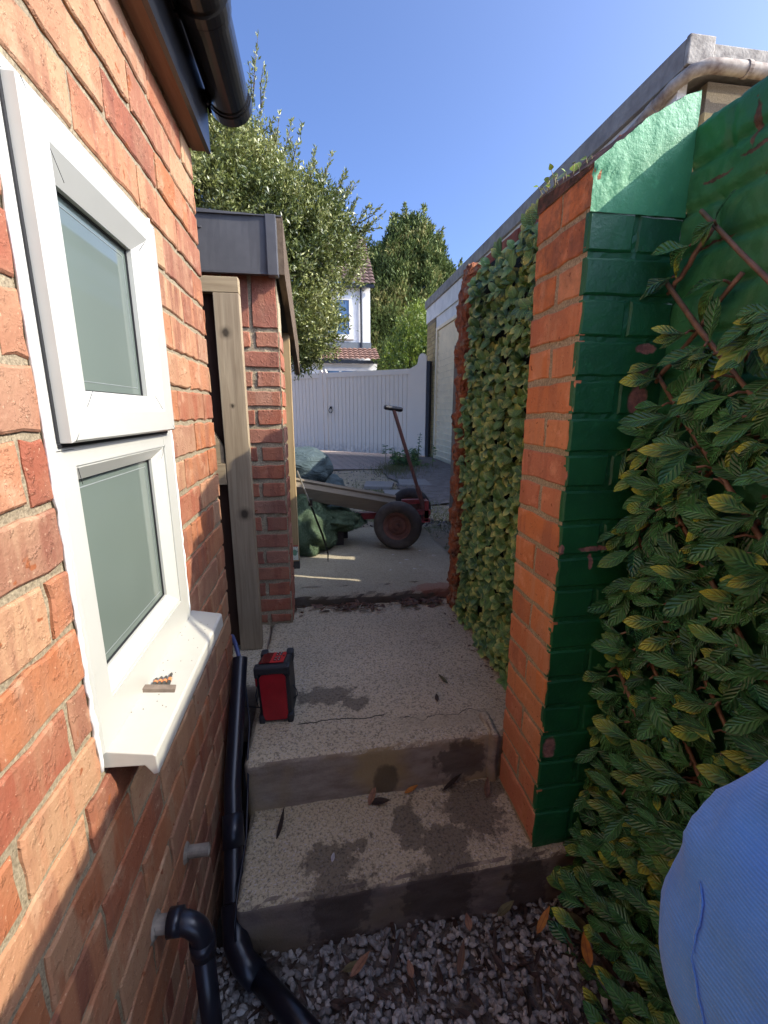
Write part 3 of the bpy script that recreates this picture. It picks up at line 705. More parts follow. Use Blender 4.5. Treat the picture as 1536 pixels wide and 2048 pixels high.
# ---- large leaf willow trellis on the green wall
h2 = thing('leafy_trellis', 'large-leaved artificial foliage on willow trellis hung on the green wall', 'hedge panel', (.70, .4, ZG))
lm2 = leaf_mat("laurel_leaf", (.018, .075, .032), (.065, .21, .06), (.62, .64, .07), .42, True, .20, vein_c=(.10, .16, .085))
m_wil = simple("willow_stick", (.26, .15, .09), .55, .25, 50, .4, .001)
mb = MB(); sticks = []
zt0, zb0, ya, yb = .30, -1.25, -.15, .845
for k in range(-8, 14):
    c0 = zb0 + k * .165
    for sg in (1, -1):
        a = (ya, c0 if sg > 0 else c0 + (yb - ya)); b = (yb, c0 + (yb - ya) if sg > 0 else c0)
        # clip in z
        def clip(a, b):
            (y0, z0), (y1, z1) = a, b; pts = []
            for t in (0, 1): pass
            ts = [0, 1]
            for zl in (zb0, zt0 + (.03 if sg > 0 else .0)):
                if (z0 - zl) * (z1 - zl) < 0: ts.append((zl - z0) / (z1 - z0))
            ts.sort(); best = None
            for i in range(len(ts) - 1):
                tm = (ts[i] + ts[i + 1]) / 2; zm = z0 + (z1 - z0) * tm
                if zb0 <= zm <= zt0 + .03: best = (ts[i], ts[i + 1])
            return best
        t = clip(a, b)
        if not t: continue
        P = lambda tt: Vector((XW - .022 - (.012 if sg > 0 else 0), a[0] + (b[0] - a[0]) * tt, a[1] + (b[1] - a[1]) * tt))
        e = .02
        p0, p1 = P(t[0] - e * .8), P(t[1] + e * .8)
        if p1.y < p0.y: p0, p1 = p1, p0
        for q_, o_ in ((p0, p1), (p1, p0)):
            if q_.z > .24 and q_.y < .62:
                tt_ = (q_.z - .22) / max(1e-6, q_.z - o_.z); q_ += (o_ - q_) * min(1, tt_)
        if p1.y > .855: p1 = p0 + (p1 - p0) * ((.855 - p0.y) / (p1.y - p0.y))
        n_ = 10; pts = [p0 + (p1 - p0) * (i / n_) + Vector((random.uniform(-.002, .002), 0, random.uniform(-.003, .003))) for i in range(n_ + 1)]
        mb.tube(pts, [.0044 + random.uniform(-.0007, .0007) for _ in pts], 8); sticks.append((p0, p1))
mb.build('trellis', m_wil, h2, smooth=True)
mb = MB(); stems = MB(); random.seed(5)
def prof2(t): return (math.sin(math.pi * t ** 1.35) ** .75) * (.35 + .65 * min(1, t * 2.2))
for (p0, p1) in sticks:
    Ls = (p1 - p0).length; s_ = .02
    while s_ < Ls:
        p = p0.lerp(p1, s_ / Ls); s_ += random.uniform(.026, .050)
        if p.y < -.05 or p.z > .31 or (p.y < .62 and p.z > .19): continue
        dens = .72 if p.z > 0 else 1.0
        if p.z > .12: dens = .55
        if random.random() > dens: continue
        base = random.uniform(-.4, .4)
        nl = random.randint(2, 4)
        hub = p + Vector((-random.uniform(.008, .035), random.uniform(-.01, .02), random.uniform(-.01, .01)))
        stems.tube([p, (p + hub) / 2 + Vector((0, .003, .004)), hub], .0022, 6)
        for k in range(nl):
            a = base + (k - nl / 2) * random.uniform(.5, .9)
            d = Vector((-random.uniform(.25, .8), math.cos(a) * .95 + .15, math.sin(a) * .8 - .30))
            nrm = Vector((-.75, -.65, .45)) + Vector((random.uniform(-.35, .35), random.uniform(-.35, .35), random.uniform(-.45, .45)))
            if random.random() < .12: d = Vector((-.4, -.7, random.uniform(-.3, .5)))
            LL = random.choice((random.uniform(.034, .055), random.uniform(.052, .080), random.uniform(.060, .084)))
            if (hub + d.normalized() * LL).y > .93: continue
            if (hub + d.normalized() * LL).y > .862 and hub.x > .0:
                d.y *= .2
            leaf(mb, hub, d, nrm, LL, LL * random.uniform(.30, .42), random.choice((-.4, .4, 1.0, 1.7)) * random.uniform(.6, 1.3), random.uniform(.15, .6), 7, (random.random(), random.random(), 0, 1), prof2)
# fringe low down beside the step and along the gravel
for i in range(150):
    z = random.uniform(-1.27, -.75); y = random.uniform(.42, .80); p = Vector((.68 - max(0, (-z - .9)) * .28 + random.uniform(-.02, .02), y, z))
    a = random.uniform(-.9, .6); d = Vector((-random.uniform(.4, .9), math.cos(a), math.sin(a) - .1)); nrm = Vector((-.6, -.6, .6)) + Vector((random.uniform(-.4, .4),) * 3)
    if (p + d.normalized() * .075).y > .862: d.y = -abs(d.y) * .2
    leaf(mb, p, d, nrm, random.uniform(.058, .082), random.uniform(.026, .036), random.uniform(0, .7), .22, 6, (random.random(), random.random(), 0, 1), prof2)
for i in range(760):
    z = random.uniform(-1.25, .12); y = random.uniform(.2, .83); p = Vector((random.choice((.695, .675)), y, z)); a = random.uniform(-3, 3)
    d = Vector((-.35, math.cos(a), math.sin(a))); 
    if y > .78: d.y = -abs(d.y)
    if z > -.1 and i % 2: continue
    leaf(mb, p, d, (-1, random.uniform(-.5, .5), random.uniform(-.4, .6)), .075, .033, .3, .2, 5, (random.random() * .5, random.random() * .5, 0, 1), prof2)
mb.add(stems.v, stems.f, 1, [(0, 0)] * len(stems.v), (0, 0, 0, 1))
mb.build('foliage', [lm2, m_wil], h2, smooth=True, fix=False)

# ---- little self-seeded plant on pier top
pl = thing('wall_weed', 'small yellow-green ivy seedling growing on top of the orange pier', 'plant', (.53, 1.0, .47))
lm3 = leaf_mat("ivy_leaf", (.14, .22, .02), (.30, .38, .03), (.55, .55, .05), .6, False, .4)
mb = MB(); stm = MB(); random.seed(3)
heart = lambda t: math.sin(math.pi * min(1, t ** .55)) ** .8
for i in range(26):
    y = random.uniform(.90, 1.09); x = .524 + random.uniform(.0, .03) + (0 if y > .95 else .02); z0 = .452 + (y - .865) * .13
    h = random.uniform(.004, .035); hub = Vector((x + random.uniform(-.02, .01), y + random.uniform(-.01, .01), z0 + h)); stm.tube([(x, y, z0 - .004), hub], .0008, 5)
    big = i < 5; L = random.uniform(.020, .034) if big else random.uniform(.007, .016)
    leaf(mb, hub, (random.uniform(-.7, .2), random.uniform(-.8, .8), random.uniform(-.5, .4)), (-.6, -.6, .7), L, L * .85, .3, .2, 5, (random.random(), random.random(), 0, 1), heart)
mb.add(stm.v, stm.f, 1, [(0, 0)] * len(stm.v), (0, 0, 0, 1)); mb.build('leaves', [lm3, simple("weed_stem", (.28, .24, .10), .7)], pl, smooth=True, fix=False)

# ================================================================= OUTHOUSE on the left, beyond
oh = thing('brick_outhouse', 'red brick outhouse pier with dark grey roof flashing on the left', 'outbuilding', (-.28, 1.93, Z2))
mb = MB(); YB = 1.93; XB = -.135
zjb = [.32 - PITCH * k for k in range(17, -1, -1)]; zjb[0] = Z2 + .002
mapY = lambda u, z, w_: (u, YB - w_, z); mapX = lambda u, z, w_: (XB + w_, u, z)
def bond_o(i):
    r = [(XB - .222 * (k + 1), XB - .222 * k) for k in range(4)] if i % 2 else [(XB - .108, XB)] + [(XB - .108 - .222 * (k + 1), XB - .108 - .222 * k) for k in range(4)]
    return [(a + random.uniform(-.008, .008) * (i > 0), b) for a, b in r]
bricks(mb, -1.0, XB, zjb, mapY, bond_o, gap=.019, mi=0, jit=.0025)
bricks(mb, -1.0, XB, [.32, .53], mapY, lambda i: [(XB - .108 * (k + 1), XB - .108 * k) for k in range(7)], gap=.014, mi=0, jit=.0025)
sheet(mb, -1.0, XB - .003, Z2 - .02, .53, mapY, -.006, 1, .02, .005)
bricks(mb, YB, 2.14, zjb, mapX, lambda i: [(YB, 2.14)] if i % 2 else [(YB, 2.035), (2.035, 2.14)], gap=.015, mi=0)
sheet(mb, YB + .003, 2.138, Z2 - .02, .53, mapX, -.006, 1, .02)
mb.box(-1.0, XB - .008, 2.10, 2.138, Z2, .53, 1)
mb.build('wall', [m_brick_r, m_mortar_g], oh)
m_fl = simple("grey_flashing", (.090, .088, .090), .42, .12, 10, .12, .002)
mb = MB(); vs = []; fs = []; n_ = 24
for j in range(4):
    for i in range(n_ + 1):
        x = -.75 + (.60) * i / n_; zt = .715 - .012 * ((x + .42) / .3) + .003 * mnoise.noise(Vector((x * 14, 0, 0)))
        vs.append((x, 1.868 - .004 * mnoise.noise(Vector((x * 9, j, 1))), [.505, .512, .62, zt][j]))
for j in range(3):
    for i in range(n_): a = j * (n_ + 1) + i; fs.append([a, a + 1, a + n_ + 2, a + n_ + 1])
mb.add(vs, fs); mb.box(-.75, -.15, 1.872, 1.90, .507, .70); mb.tube([(-.395, 1.862, .655), (-.395, 1.870, .655)], .006, 8)
mb.build('flashing', m_fl, oh, smooth=False)
mb = MB(); mb.box(-.163, -.1235, 1.858, 1.90, .500, .706, bev=.003); mb.box(-.75, -.105, 1.86, 1.875, .699, .703); mb.build('corner_trim', m_fl, oh)
m_barge = wood("weathered_board", (.16, .115, .075), (.09, .062, .04), 1)
mb = MB(); bgz = lambda y: .715 - (y - 1.90) * .205
mb.add([(-.128, 1.90, bgz(1.9) - .20), (-.102, 1.90, bgz(1.9) - .20), (-.102, 1.90, bgz(1.9)), (-.128, 1.90, bgz(1.9)),
        (-.128, 3.22, bgz(3.22) - .20), (-.102, 3.22, bgz(3.22) - .20), (-.102, 3.22, bgz(3.22)), (-.128, 3.22, bgz(3.22))],
       [[0, 1, 2, 3], [4, 5, 6, 7], [0, 1, 5, 4], [1, 2, 6, 5], [2, 3, 7, 6], [3, 0, 4, 7]]); mb.build('barge_board', m_barge, oh)
mb = MB(); mb.add([(-2.2, 1.88, .70), (-.128, 1.88, .70), (-.128, 3.22, .43), (-2.2, 3.22, .43), (-2.2, 1.88, .64), (-.128, 1.88, .64), (-.128, 3.22, .37), (-2.2, 3.22, .37)],
       [[0, 1, 2, 3], [4, 5, 6, 7], [0, 1, 5, 4], [1, 2, 6, 5], [2, 3, 7, 6], [3, 0, 4, 7]]); mb.build('roof', simple("roof_felt", (.05, .052, .055), .85), oh)
mb = MB(); mb.box(-2.2, -.19, 3.10, 3.16, Z3, .37); mb.box(-2.2, -2.1, 1.9, 3.1, Z3, .4); mb.build('back_wall', m_barge, oh)
# new timber post with paper tag
m_post = wood("new_timber", (.46, .33, .17), (.34, .23, .11), 2)
tp = thing('timber_post', 'upright sawn timber post with a label at its foot under the outhouse roof', 'post', (-.15, 2.53, Z3))
mb = MB(); mb.box(-.181, -.126, 2.50, 2.555, Z3 + .045, .40, bev=.002); mb.build('post', m_post, tp)
mb = MB(); mb.box(-.183, -.124, 2.498, 2.557, Z3, Z3 + .045); mb.build('foot', simple("post_shoe", (.05, .045, .04), .7), tp)
lbm = Mat("paper_tag", .6, .3); kk = lbm.mix(lbm.spot((-.150, 2.5, -.80), (.016, .2, .018), .01, 60), (.62, .66, .58), (.15, .30, .20)); kk = lbm.mix(lbm.map(lbm.noise(90, 2), .6, .65, 0, .6), kk, (.10, .10, .10)); lbm.set(Base_Color=kk)
mb = MB(); mb.box(-.178, -.130, 2.4965, 2.4985, -.845, -.765); mb.build('label', lbm.m, tp)
mb = MB(); mb.box(-.180, -.128, 2.496, 2.4985, -.763, -.757); mb.build('label_band', simple("tag_red", (.45, .05, .04), .6), tp)

# timber gate frame standing between the house and outhouse
m_tim = wood("grey_timber", (.50, .40, .26), (.27, .20, .125), 2, knots=[((-.305, 1.72, .27), .014), ((-.285, 1.72, -.385), .017), ((-.30, 1.72, .02), .006)])
m_timx = wood("grey_timber_rail", (.52, .41, .25), (.30, .22, .13), 0)
m_tdk = wood("brown_board", (.12, .062, .035), (.07, .036, .022), 2)
fr = thing('side_gate', 'weathered timber side gate with brown boards in the gap beside the red brick pier', 'gate', (-.3, 1.74, Z2))
mb = MB(); mb.box(-.339, -.252, 1.715, 1.757, Z2, .400, bev=.002); mb.build('upright', m_tim, fr)
mb = MB(); mb.box(-.70, -.252, 1.716, 1.757, .4015, .452, bev=.002); mb.build('top_rail', m_timx, fr)
mb = MB(); mb.box(-.70, -.341, 1.716, 1.757, -.27, -.19, bev=.002); mb.build('middle_rail', m_timx, fr)
mb = MB(); mb.prism([(-.345, -.188), (-.345, -.13), (-.385, -.06), (-.46, -.06), (-.46, -.188)], lambda p: (p[0], 1.722, p[1]), lambda p: (p[0], 1.75, p[1])); mb.build('brace', m_timx, fr)
mb = MB()
for i in range(4): mb.box(-.70 + .1 * i, -.605 + .1 * i, 1.762, 1.782, Z2, .44)
mb.box(-.37, -.30, 1.76, 1.80, Z2, -.27); mb.build('boards', m_tdk, fr)

# ================================================================= YARD OBJECTS
m_baulk = wood("old_baulk", (.27, .22, .15), (.17, .135, .09), 0)
# long timber baulk resting on trolley
mb = MB(); A = Vector((-.50, 3.0, -.432)); B = Vector((.50, 2.95, -.628)); dx = (B - A).normalized(); up = Vector((0, -.25, 1)); up = (up - dx * up.dot(dx)).normalized(); sd_ = dx.cross(up)
Mx = Matrix((dx, sd_, up)).transposed().to_4x4(); Mx.translation = (A + B) / 2
mb.box(-.53, .53, -.055, .055, -.055, .035, M=Mx, bev=.003); mb.box(-.53, .53, -.058, -.02, .0355, .050, M=Mx, bev=.002)
tag(mb.build('timber_baulk', m_baulk), 'long grooved timber baulk sloping down onto the trolley wheel', 'timber')
# trolley
tr = thing('hand_trolley', 'old red hand trolley with two pneumatic wheels and T handle', 'trolley', (.6, 3.05, Z3))
m_tyre = Mat("tyre_rubber", .75, .3); m_tyre.set(Base_Color=m_tyre.mix(m_tyre.map(m_tyre.noise(9, 5, .6), .4, .65), (.045, .040, .037), (.11, .095, .08))); m_tyre.bump(m_tyre.noise(60, 4), .3, .002)
m_rim = simple("rusty_rim", (.20, .085, .06), .75, .3, 18, .5, .003, c2=(.09, .045, .035)); m_red = simple("red_metal", (.33, .035, .04), .5, .3, 25, .3, .001, c2=(.14, .04, .03))
ax = Vector((.19, .50, .0)).normalized()
def ringrev(mb, cen, prof, n=40):
    u = Vector((0, 0, 1)); v = ax.cross(u); N = len(prof); vs = []; fs = []
    for k in range(n):
        a = 2 * math.pi * k / n; rd = u * math.cos(a) + v * math.sin(a)
        for (r, h) in prof: vs.append(cen + rd * r + ax * h)
    for k in range(n):
        for i in range(N - 1): fs.append([k * N + i, k * N + i + 1, ((k + 1) % n) * N + i + 1, ((k + 1) % n) * N + i])
    mb.add(vs, fs)
for cen, lb in ((Vector((.513, 2.80, -.739)), None), (Vector((.705, 3.31, -.741)), None)):
    wh = bpy.data.objects.new('wheel', None); col.objects.link(wh); wh.parent = tr; wh.location = cen - tr.location
    mb = MB(); pf = [(.092, -.030), (.100, -.040), (.120, -.047), (.140, -.044), (.154, -.034), (.161, -.018), (.163, 0), (.161, .018), (.154, .034), (.140, .044), (.120, .047), (.100, .040), (.092, .030), (.092, -.030)]
    ringrev(mb, cen, pf, 48); mb.build('tyre', m_tyre.m, wh, smooth=True)
    mb = MB(); ringrev(mb, cen, [(.0, -.030), (.012, -.030), (.014, -.012), (.030, -.010), (.034, -.018), (.055, -.014), (.062, -.006), (.078, -.012), (.084, -.030), (.093, -.034), (.095, -.028), (.093, 0), (.0, 0.004)], 40)
    for k in range(4):
        a = k * math.pi / 2 + .4; u = Vector((0, 0, 1)); v = ax.cross(u); q = cen + (u * math.cos(a) + v * math.sin(a)) * .042; mb.tube([q - ax * .022, q], .006, 8)
    mb.build('rim', m_rim, wh)
c0, c1 = Vector((.513, 2.80, -.739)), Vector((.705, 3.31, -.741))
mb = MB(); mb.tube([c0 - ax * .02, c1 + ax * .02], .011, 12); mb.build('axle', m_red, tr)
mb = MB(); mb.box(-.02, .52, 2.98, 3.03, -.735, -.690); mb.box(-.02, .02, 2.94, 3.30, -.74, -.70); mb.box(.52, .56, 2.92, 3.26, -.735, -.70); mb.box(.56, .80, 3.04, 3.08, -.73, -.70); mb.box(.60, .78, 3.10, 3.14, -.66, -.63); mb.box(.755, .785, 3.04, 3.14, -.78, -.63); mb.box(.66, .80, 3.04, 3.08, -.79, -.765)
mb.build('chassis', m_red, tr)
m_hand = simple("rusty_handle", (.18, .075, .06), .6, .3, 30, .4, .001, c2=(.11, .06, .05))
hb, ht = Vector((.772, 3.07, -.74)), Vector((.516, 3.0, .015)); mb = MB(); mb.tube([hb, ht], .0125, 12); mb.tube([hb + (ht - hb) * .05, hb + (ht - hb) * .28], .017, 12); mb.tube([hb + Vector((-.0, -.03, 0)), hb + Vector((0, .03, 0))], .02, 12); mb.build('handle', m_hand, tr)
mb = MB(); g0 = ht + Vector((-.065, -.01, .014)); g1 = ht + Vector((.062, .01, -.004)); mb.tube([g0, g0.lerp(g1, .08), g0.lerp(g1, .5), g0.lerp(g1, .92), g1], [.011, .0165, .016, .0165, .011], 14); mb.build('grip', simple("grip_black", (.015, .015, .017), .5), tr)

# turf roll: lumpy folded artificial grass
m_turf = Mat("turf", .9, .1); m_turf.set(Base_Color=m_turf.mix(m_turf.map(m_turf.noise(60, 4, .7), .3, .7), (.075, .12, .065), (.12, .16, .10))); m_turf.bump(m_turf.noise(8, 4, .6, dist=1), .6, .03); m_turf.bump(m_turf.noise(150, 4, .7), 1, .01)
tf = thing('turf_roll', 'folded roll of green artificial grass slumped on the slab behind the post', 'artificial grass', (-.05, 2.95, Z3))
mb = MB(); fuzz = MB()
def blob(mb, cen, rad, nu=96, nv=56, amp=.12, fr=4.0, pw=1.0, seed=0, fz=None, nf=0):
    cen = Vector(cen); vs = []; fs = []
    def pt(th, ph):
        d = Vector((math.cos(th) * math.cos(ph), math.sin(th) * math.cos(ph), math.sin(ph)))
        d2 = Vector([math.copysign(abs(c_) ** pw, c_) for c_ in d])
        k = 1 + amp * mnoise.noise(d * fr + Vector((seed, 0, 0)))
        q = cen + Vector((d2.x * rad[0], d2.y * rad[1], d2.z * rad[2])) * k
        if q.z < Z3 + .002: q.z = Z3 + .002
        return q
    for j in range(nv + 1):
        for i in range(nu): vs.append(pt(2 * math.pi * i / nu, -math.pi / 2 + math.pi * j / nv))
    for j in range(nv):
        for i in range(nu): fs.append([j * nu + i, j * nu + (i + 1) % nu, (j + 1) * nu + (i + 1) % nu, (j + 1) * nu + i])
    mb.add(vs, fs)
    for _ in range(nf):
        th, ph = random.uniform(0, 6.283), math.asin(random.uniform(-.6, 1)); p = pt(th, ph)
        if p.z < Z3 + .01: continue
        n_ = (p - cen).normalized(); t_ = n_.orthogonal().normalized() * .0016; tip = p + n_ * .014 + Vector((random.uniform(-.008, .008),) * 3)
        fz.add([p - t_, p + t_, tip], [[0, 1, 2]])
blob(mb, (-.13, 2.92, -.78), (.23, .26, .22), amp=.25, fr=2.4, fz=fuzz, nf=9000, seed=3)
blob(mb, (.08, 2.98, -.735), (.22, .17, .075), amp=.35, fr=2.6, fz=fuzz, nf=5000, seed=8)
mb.build('roll', m_turf.m, tf, smooth=True); fuzz.build('pile', m_turf.m, tf, fix=False)
mb = MB(); mb.box(.06, .16, 2.93, 3.10, Z3, -.80, bev=.004); mb.box(.10, .20, 3.1, 3.2, Z3, -.82)
tag(mb.build('dark_block', simple("dark_wood_block", (.05, .04, .035), .8)), 'dark wooden block propping the trolley frame under the green turf', 'block')
m_roll = Mat("slate_underlay", .85, .2); m_roll.set(Base_Color=m_roll.mix(m_roll.map(m_roll.noise(12, 4), .3, .7), (.085, .115, .12), (.055, .08, .085))); m_roll.bump(m_roll.noise(9, 4, .6, mul=(1, 1, 3), dist=1.2), .8, .03); m_roll.bump(m_roll.noise(60, 4), .4, .004)
mb = MB(); blob(mb, (-.165, 3.52, -.43), (.27, .30, .155), amp=.10, fr=2.4, seed=1, pw=.8); tag(mb.build('rolled_mat', m_roll.m, smooth=True), 'larger slate grey rolled mat on top of the pile behind the timber baulk', 'rolled mat')
mb = MB(); blob(mb, (-.05, 3.6, -.62), (.27, .30, .125), amp=.12, fr=2.4, seed=5, pw=.8); tag(mb.build('rolled_mat', m_roll.m, smooth=True), 'smaller slate grey rolled mat tucked beneath the larger one', 'rolled mat')
mb = MB(); blob(mb, (-.12, 3.6, -.79), (.35, .3, .13), amp=.10, fr=2, seed=9, pw=.7); tag(mb.build('rolled_mat', m_roll.m, smooth=True), 'lowest slate grey rolled mat lying on the slab behind the baulk', 'rolled mat')
# leaning metal rod with hook end
rd = thing('metal_rod', 'thin metal rod with black hooked end leaning against the timber post', 'rod', (.04, 2.62, Z3))
a, b = Vector((.012, 2.585, -.72)), Vector((-.118, 2.56, -.33)); mb = MB(); mb.tube([a, b], .0045, 8); mb.build('shaft', simple("rod_steel", (.45, .45, .43), .35, .2, 40, .1, .001, metal=.7), rd)
mb = MB(); mb.tube([a.lerp(b, .45), a, (.030, 2.59, -.79), (.044, 2.595, -.85), (.042, 2.59, -.898)], [.0058, .0062, .006, .005, .002], 8); mb.box(-.062, -.038, 2.568, 2.59, -.54, -.50); mb.build('hook', m_blk, rd)

# ---- weeds by the gate
wd = thing('weed_clump', 'green weed clump growing in the yard before the white gate', 'plant', (1.55, 7.4, ZY))
lm4 = leaf_mat("weed_leaf", (.03, .07, .012), (.07, .15, .03), (.2, .28, .05), .4, False, .6)
mb = MB(); stm = MB(); random.seed(9)
for i in range(60):
    x = 1.50 + random.gauss(0, .16); y = 7.35 + random.gauss(0, .2); h = random.uniform(.08, .34) * (1.9 if i % 9 == 0 else 1)
    t_ = Vector((x + random.uniform(-.05, .05), y, ZY + h)); stm.tube([(x, y, ZY), t_], .004, 5)
    for k in range(int(6 + h * 26)):
        f = random.uniform(.25, 1); p = Vector((x, y, ZY)).lerp(t_, f); a = random.uniform(0, 6.28)
        leaf(mb, p, (math.cos(a), math.sin(a), random.uniform(-.3, .5)), (0, -.3, 1), random.uniform(.05, .09), .045, .4, .1, 3, (random.random(), random.random(), 0, 1))
mb.add(stm.v, stm.f, 1, [(0, 0)] * len(stm.v), (0, 0, 0, 1)); mb.build('leaves', [lm4, simple("weed_stem_green", (.09, .13, .04), .7)], wd, fix=False)
m_grass = simple("grass_blades", (.075, .105, .025), .8, .25, 4, 0, c2=(.16, .13, .06))
mb = MB()
for i in range(5200):
    r = random.random()
    if r < .45: x, y = 1.30 + random.gauss(0, .22), 6.85 + random.gauss(0, .35)
    elif r < .8: x, y = .55 + random.gauss(0, .35), 5.0 + random.gauss(0, .5)
    else: x, y = 1.05 + random.gauss(0, .12), 3.8 + random.gauss(0, .4)
    h = random.uniform(.02, .085) * (1.3 if r < .45 else .5); a = random.uniform(0, 6.28); z = yz(x, y) + (.0)
    if x > 1.05 and 4.2 < y < 8.5: z += .02
    mb.add([(x - .003 * math.cos(a), y - .003 * math.sin(a), z), (x + .003 * math.cos(a), y + .003 * math.sin(a), z), (x + random.uniform(-.03, .03), y + random.uniform(-.03, .03), z + h)], [[0, 1, 2]])
tag(mb.build('grass', m_grass, fix=False), 'sparse rough grass in the yard', 'grass', kind='stuff')
# loose stones in the yard
m_peb = simple("yard_pebble", (.24, .21, .18), .9, .3, 5, .4, .004, c2=(.12, .10, .09))
def stone(mb, p, s_, c=None, sub=1):
    bm = bmesh.new(); bmesh.ops.create_icosphere(bm, subdivisions=sub, radius=1)
    e = Matrix.Rotation(random.uniform(0, 6.28), 3, Vector((random.gauss(0, 1), random.gauss(0, 1), random.gauss(0, 1) + .01)).normalized())
    sx, sy, sz = s_ * random.uniform(.7, 1.25), s_ * random.uniform(.6, 1.0), s_ * random.uniform(.38, .7)
    for v in bm.verts:
        q = v.co * (1 + random.uniform(-.22, .14)); q = Vector((q.x * sx, q.y * sy, q.z * sz)); v.co = e @ q + Vector(p)
    mb.bm(bm, 0, c)
mb = MB()
for i in range(900):
    x, y = random.uniform(-.2, 2.0), 3.45 + random.random() ** 1.5 * 5
    stone(mb, (x, y, yz(x, y) + .003), random.uniform(.006, .022))
tag(mb.build('yard_stones', m_peb), 'loose grit and small stones on the earth of the yard', 'stones', kind='stuff')

# ================================================================= GATE
m_gate = Mat("gate_paint", .5, .4); kk = m_gate.mix(m_gate.map(m_gate.noise(5, 4), .4, .7, 0, .3), (.88, .74, .58), (.82, .68, .53)); 
zz_ = m_gate.n('ShaderNodeSeparateXYZ'); m_gate.put(zz_.inputs[0], m_gate.pos)
kk = m_gate.mix(m_gate.math('MULTIPLY', m_gate.map(zz_.outputs[2], -.62, -.92), m_gate.map(m_gate.noise(12, 5, .6), .4, .65)), kk, (.25, .22, .20)); m_gate.set(Base_Color=kk)
gt = thing('driveway_gate', 'pale grey painted boarded double gate across the end of the yard', 'gate', (.166, 9.92, ZY))
Gd = Vector((.798, -.603, 0)); Gn = Vector((.603, .798, 0)); G0 = Vector((.166, 9.918, 0))
MG = Matrix((Gd, Gn, Vector((0, 0, 1)))).transposed().to_4x4(); MG.translation = G0
gbz = ZY + .085
def gate_leaf(nm, u0, u1, tall_u, hinge_right):
    g = MB()
    n_ = int((u1 - u0 - .16) / .0925); bw = (u1 - u0 - .16) / n_
    for i in range(n_): g.box(u0 + .08 + i * bw + .004, u0 + .08 + (i + 1) * bw - .004, .012, .03, gbz, .72, M=MG)
    g.box(u0 + .07, u1 - .07, .031, .036, gbz, .72, M=MG)
    return g
def stile(mb, u0, u1, zt, side):
    w_ = u1 - u0; pts = [(u0, gbz), (u1, gbz)]
    c_ = [(u0 + w_ * t, zt + .075 * math.sin(math.pi * (t if True else 0))) for t in [1, .85, .65, .5, .35, .15, 0]]
    pts += c_
    mb.prism(pts, lambda p: MG @ Vector((p[0], -.004, p[1])), lambda p: MG @ Vector((p[0], .042, p[1])))
lf = gate_leaf('l', -1.72, -.012, 0, 0).build('boards', m_gate.m, gt)
rf = gate_leaf('r', .012, 2.36, 0, 0).build('boards', m_gate.m, gt)
mb = MB(); stile(mb, -.10, -.006, .80, 0); stile(mb, .006, .10, .80, 0); mb.build('meeting_stiles', m_gate.m, gt)
mb = MB(); mb.box(-1.9, -.1015, -.002, .04, .70, .80, M=MG); mb.box(.1015, 2.06, -.002, .04, .70, .80, M=MG); mb.build('top_rails', m_gate.m, gt)
mb = MB(); pts = [(2.06, gbz), (2.40, gbz), (2.40, .95)]
pts += [(2.40 - .085 + .085 * math.cos(a), .965 + .10 * math.sin(a)) for a in [R(k) for k in range(0, 181, 20)]]
pts += [(2.225, .93), (2.21, .875), (2.16, .845), (2.06, .80)]
mb.prism(pts, lambda p: MG @ Vector((p[0], -.006, p[1])), lambda p: MG @ Vector((p[0], .045, p[1]))); mb.build('hinge_stile', m_gate.m, gt)
mb = MB(); hc = Vector((.195, -.02, .075)); 
ring = [MG @ (Vector((hc.x + .042 * math.sin(a), hc.y, hc.z - .052 + .052 * math.cos(a)))) for a in [2 * math.pi * k / 24 for k in range(25)]]
mb.tube(ring, .0075, 8, cap=False); mb.tube([MG @ Vector((.195, -.03, .082)), MG @ Vector((.195, -.002, .082))], [.018, .030], 12); mb.build('ring_handle', m_blk, gt, smooth=True)
mb = MB(); mb.box(2.415, 2.475, -.02, .09, ZY, .92, M=MG); tag(mb.build('gate_gap_strip', simple("gap_dark", (.05, .05, .055), .8)), 'dark strip standing in for the shaded gap between the gate and the garage', 'post')  # dark strip added for the shaded gap here, not a real post

# ================================================================= GARAGE on the right
XG = 2.2; YG0, YG1 = 2.76, 9.02
ga = thing('garage', 'cream garage with concrete roof edge, slatted door and yellow brick piers', 'garage', (XG, 8.0, ZY))
YELLOW = [(0, (.50, .38, .17)), (.5, (.44, .33, .14)), (1, (.36, .26, .11))]
m_by = brick("brick_yellow", YELLOW, dark=(.32, .22, .10), along='x')
m_conc = simple("roof_edge_concrete", (.36, .33, .28), .95, .25, 9, .6, .006, c2=(.22, .20, .175))
m_conc2 = simple("roof_edge_concrete_lichen", (.46, .42, .35), .95, .3, 14, .6, .006, c2=(.16, .14, .12))
m_cream = simple("cream_paint", (.88, .72, .46), .55, .08, 6, .1, .002); m_white = simple("white_paint", (.80, .77, .70), .55, .12, 5, .15, .002)
mb = MB(); mb.box(XG - .04, XG + .10, YG0 + .001, YG1, 1.93, 2.075, 0, bev=.006); mb.build('roof_edge', m_conc, ga)
mb = MB(); mb.box(XG - .042, XG + .125, YG0 - .03, YG0, 1.935, 2.082, 0, bev=.008); mb.box(XG + .1255, XG + 5, YG0 - .022, YG0 + .0, 1.955, 2.052, bev=.006); mb.build('roof_edge', m_conc2, ga)
mb = MB(); mb.box(XG + .1, XG + 5, YG0, YG1, 1.95, 2.02); mb.build('roof', m_conc, ga)
mb = MB(); mb.box(XG - .01, XG + .05, YG0 + .06, YG1 - .02, 1.66, 1.928); mb.build('fascia', m_white, ga)
mb = MB(); mb.box(XG + .015, XG + .05, 3.2, 8.33, 1.44, 1.657); mb.build('header_panel', m_white, ga)
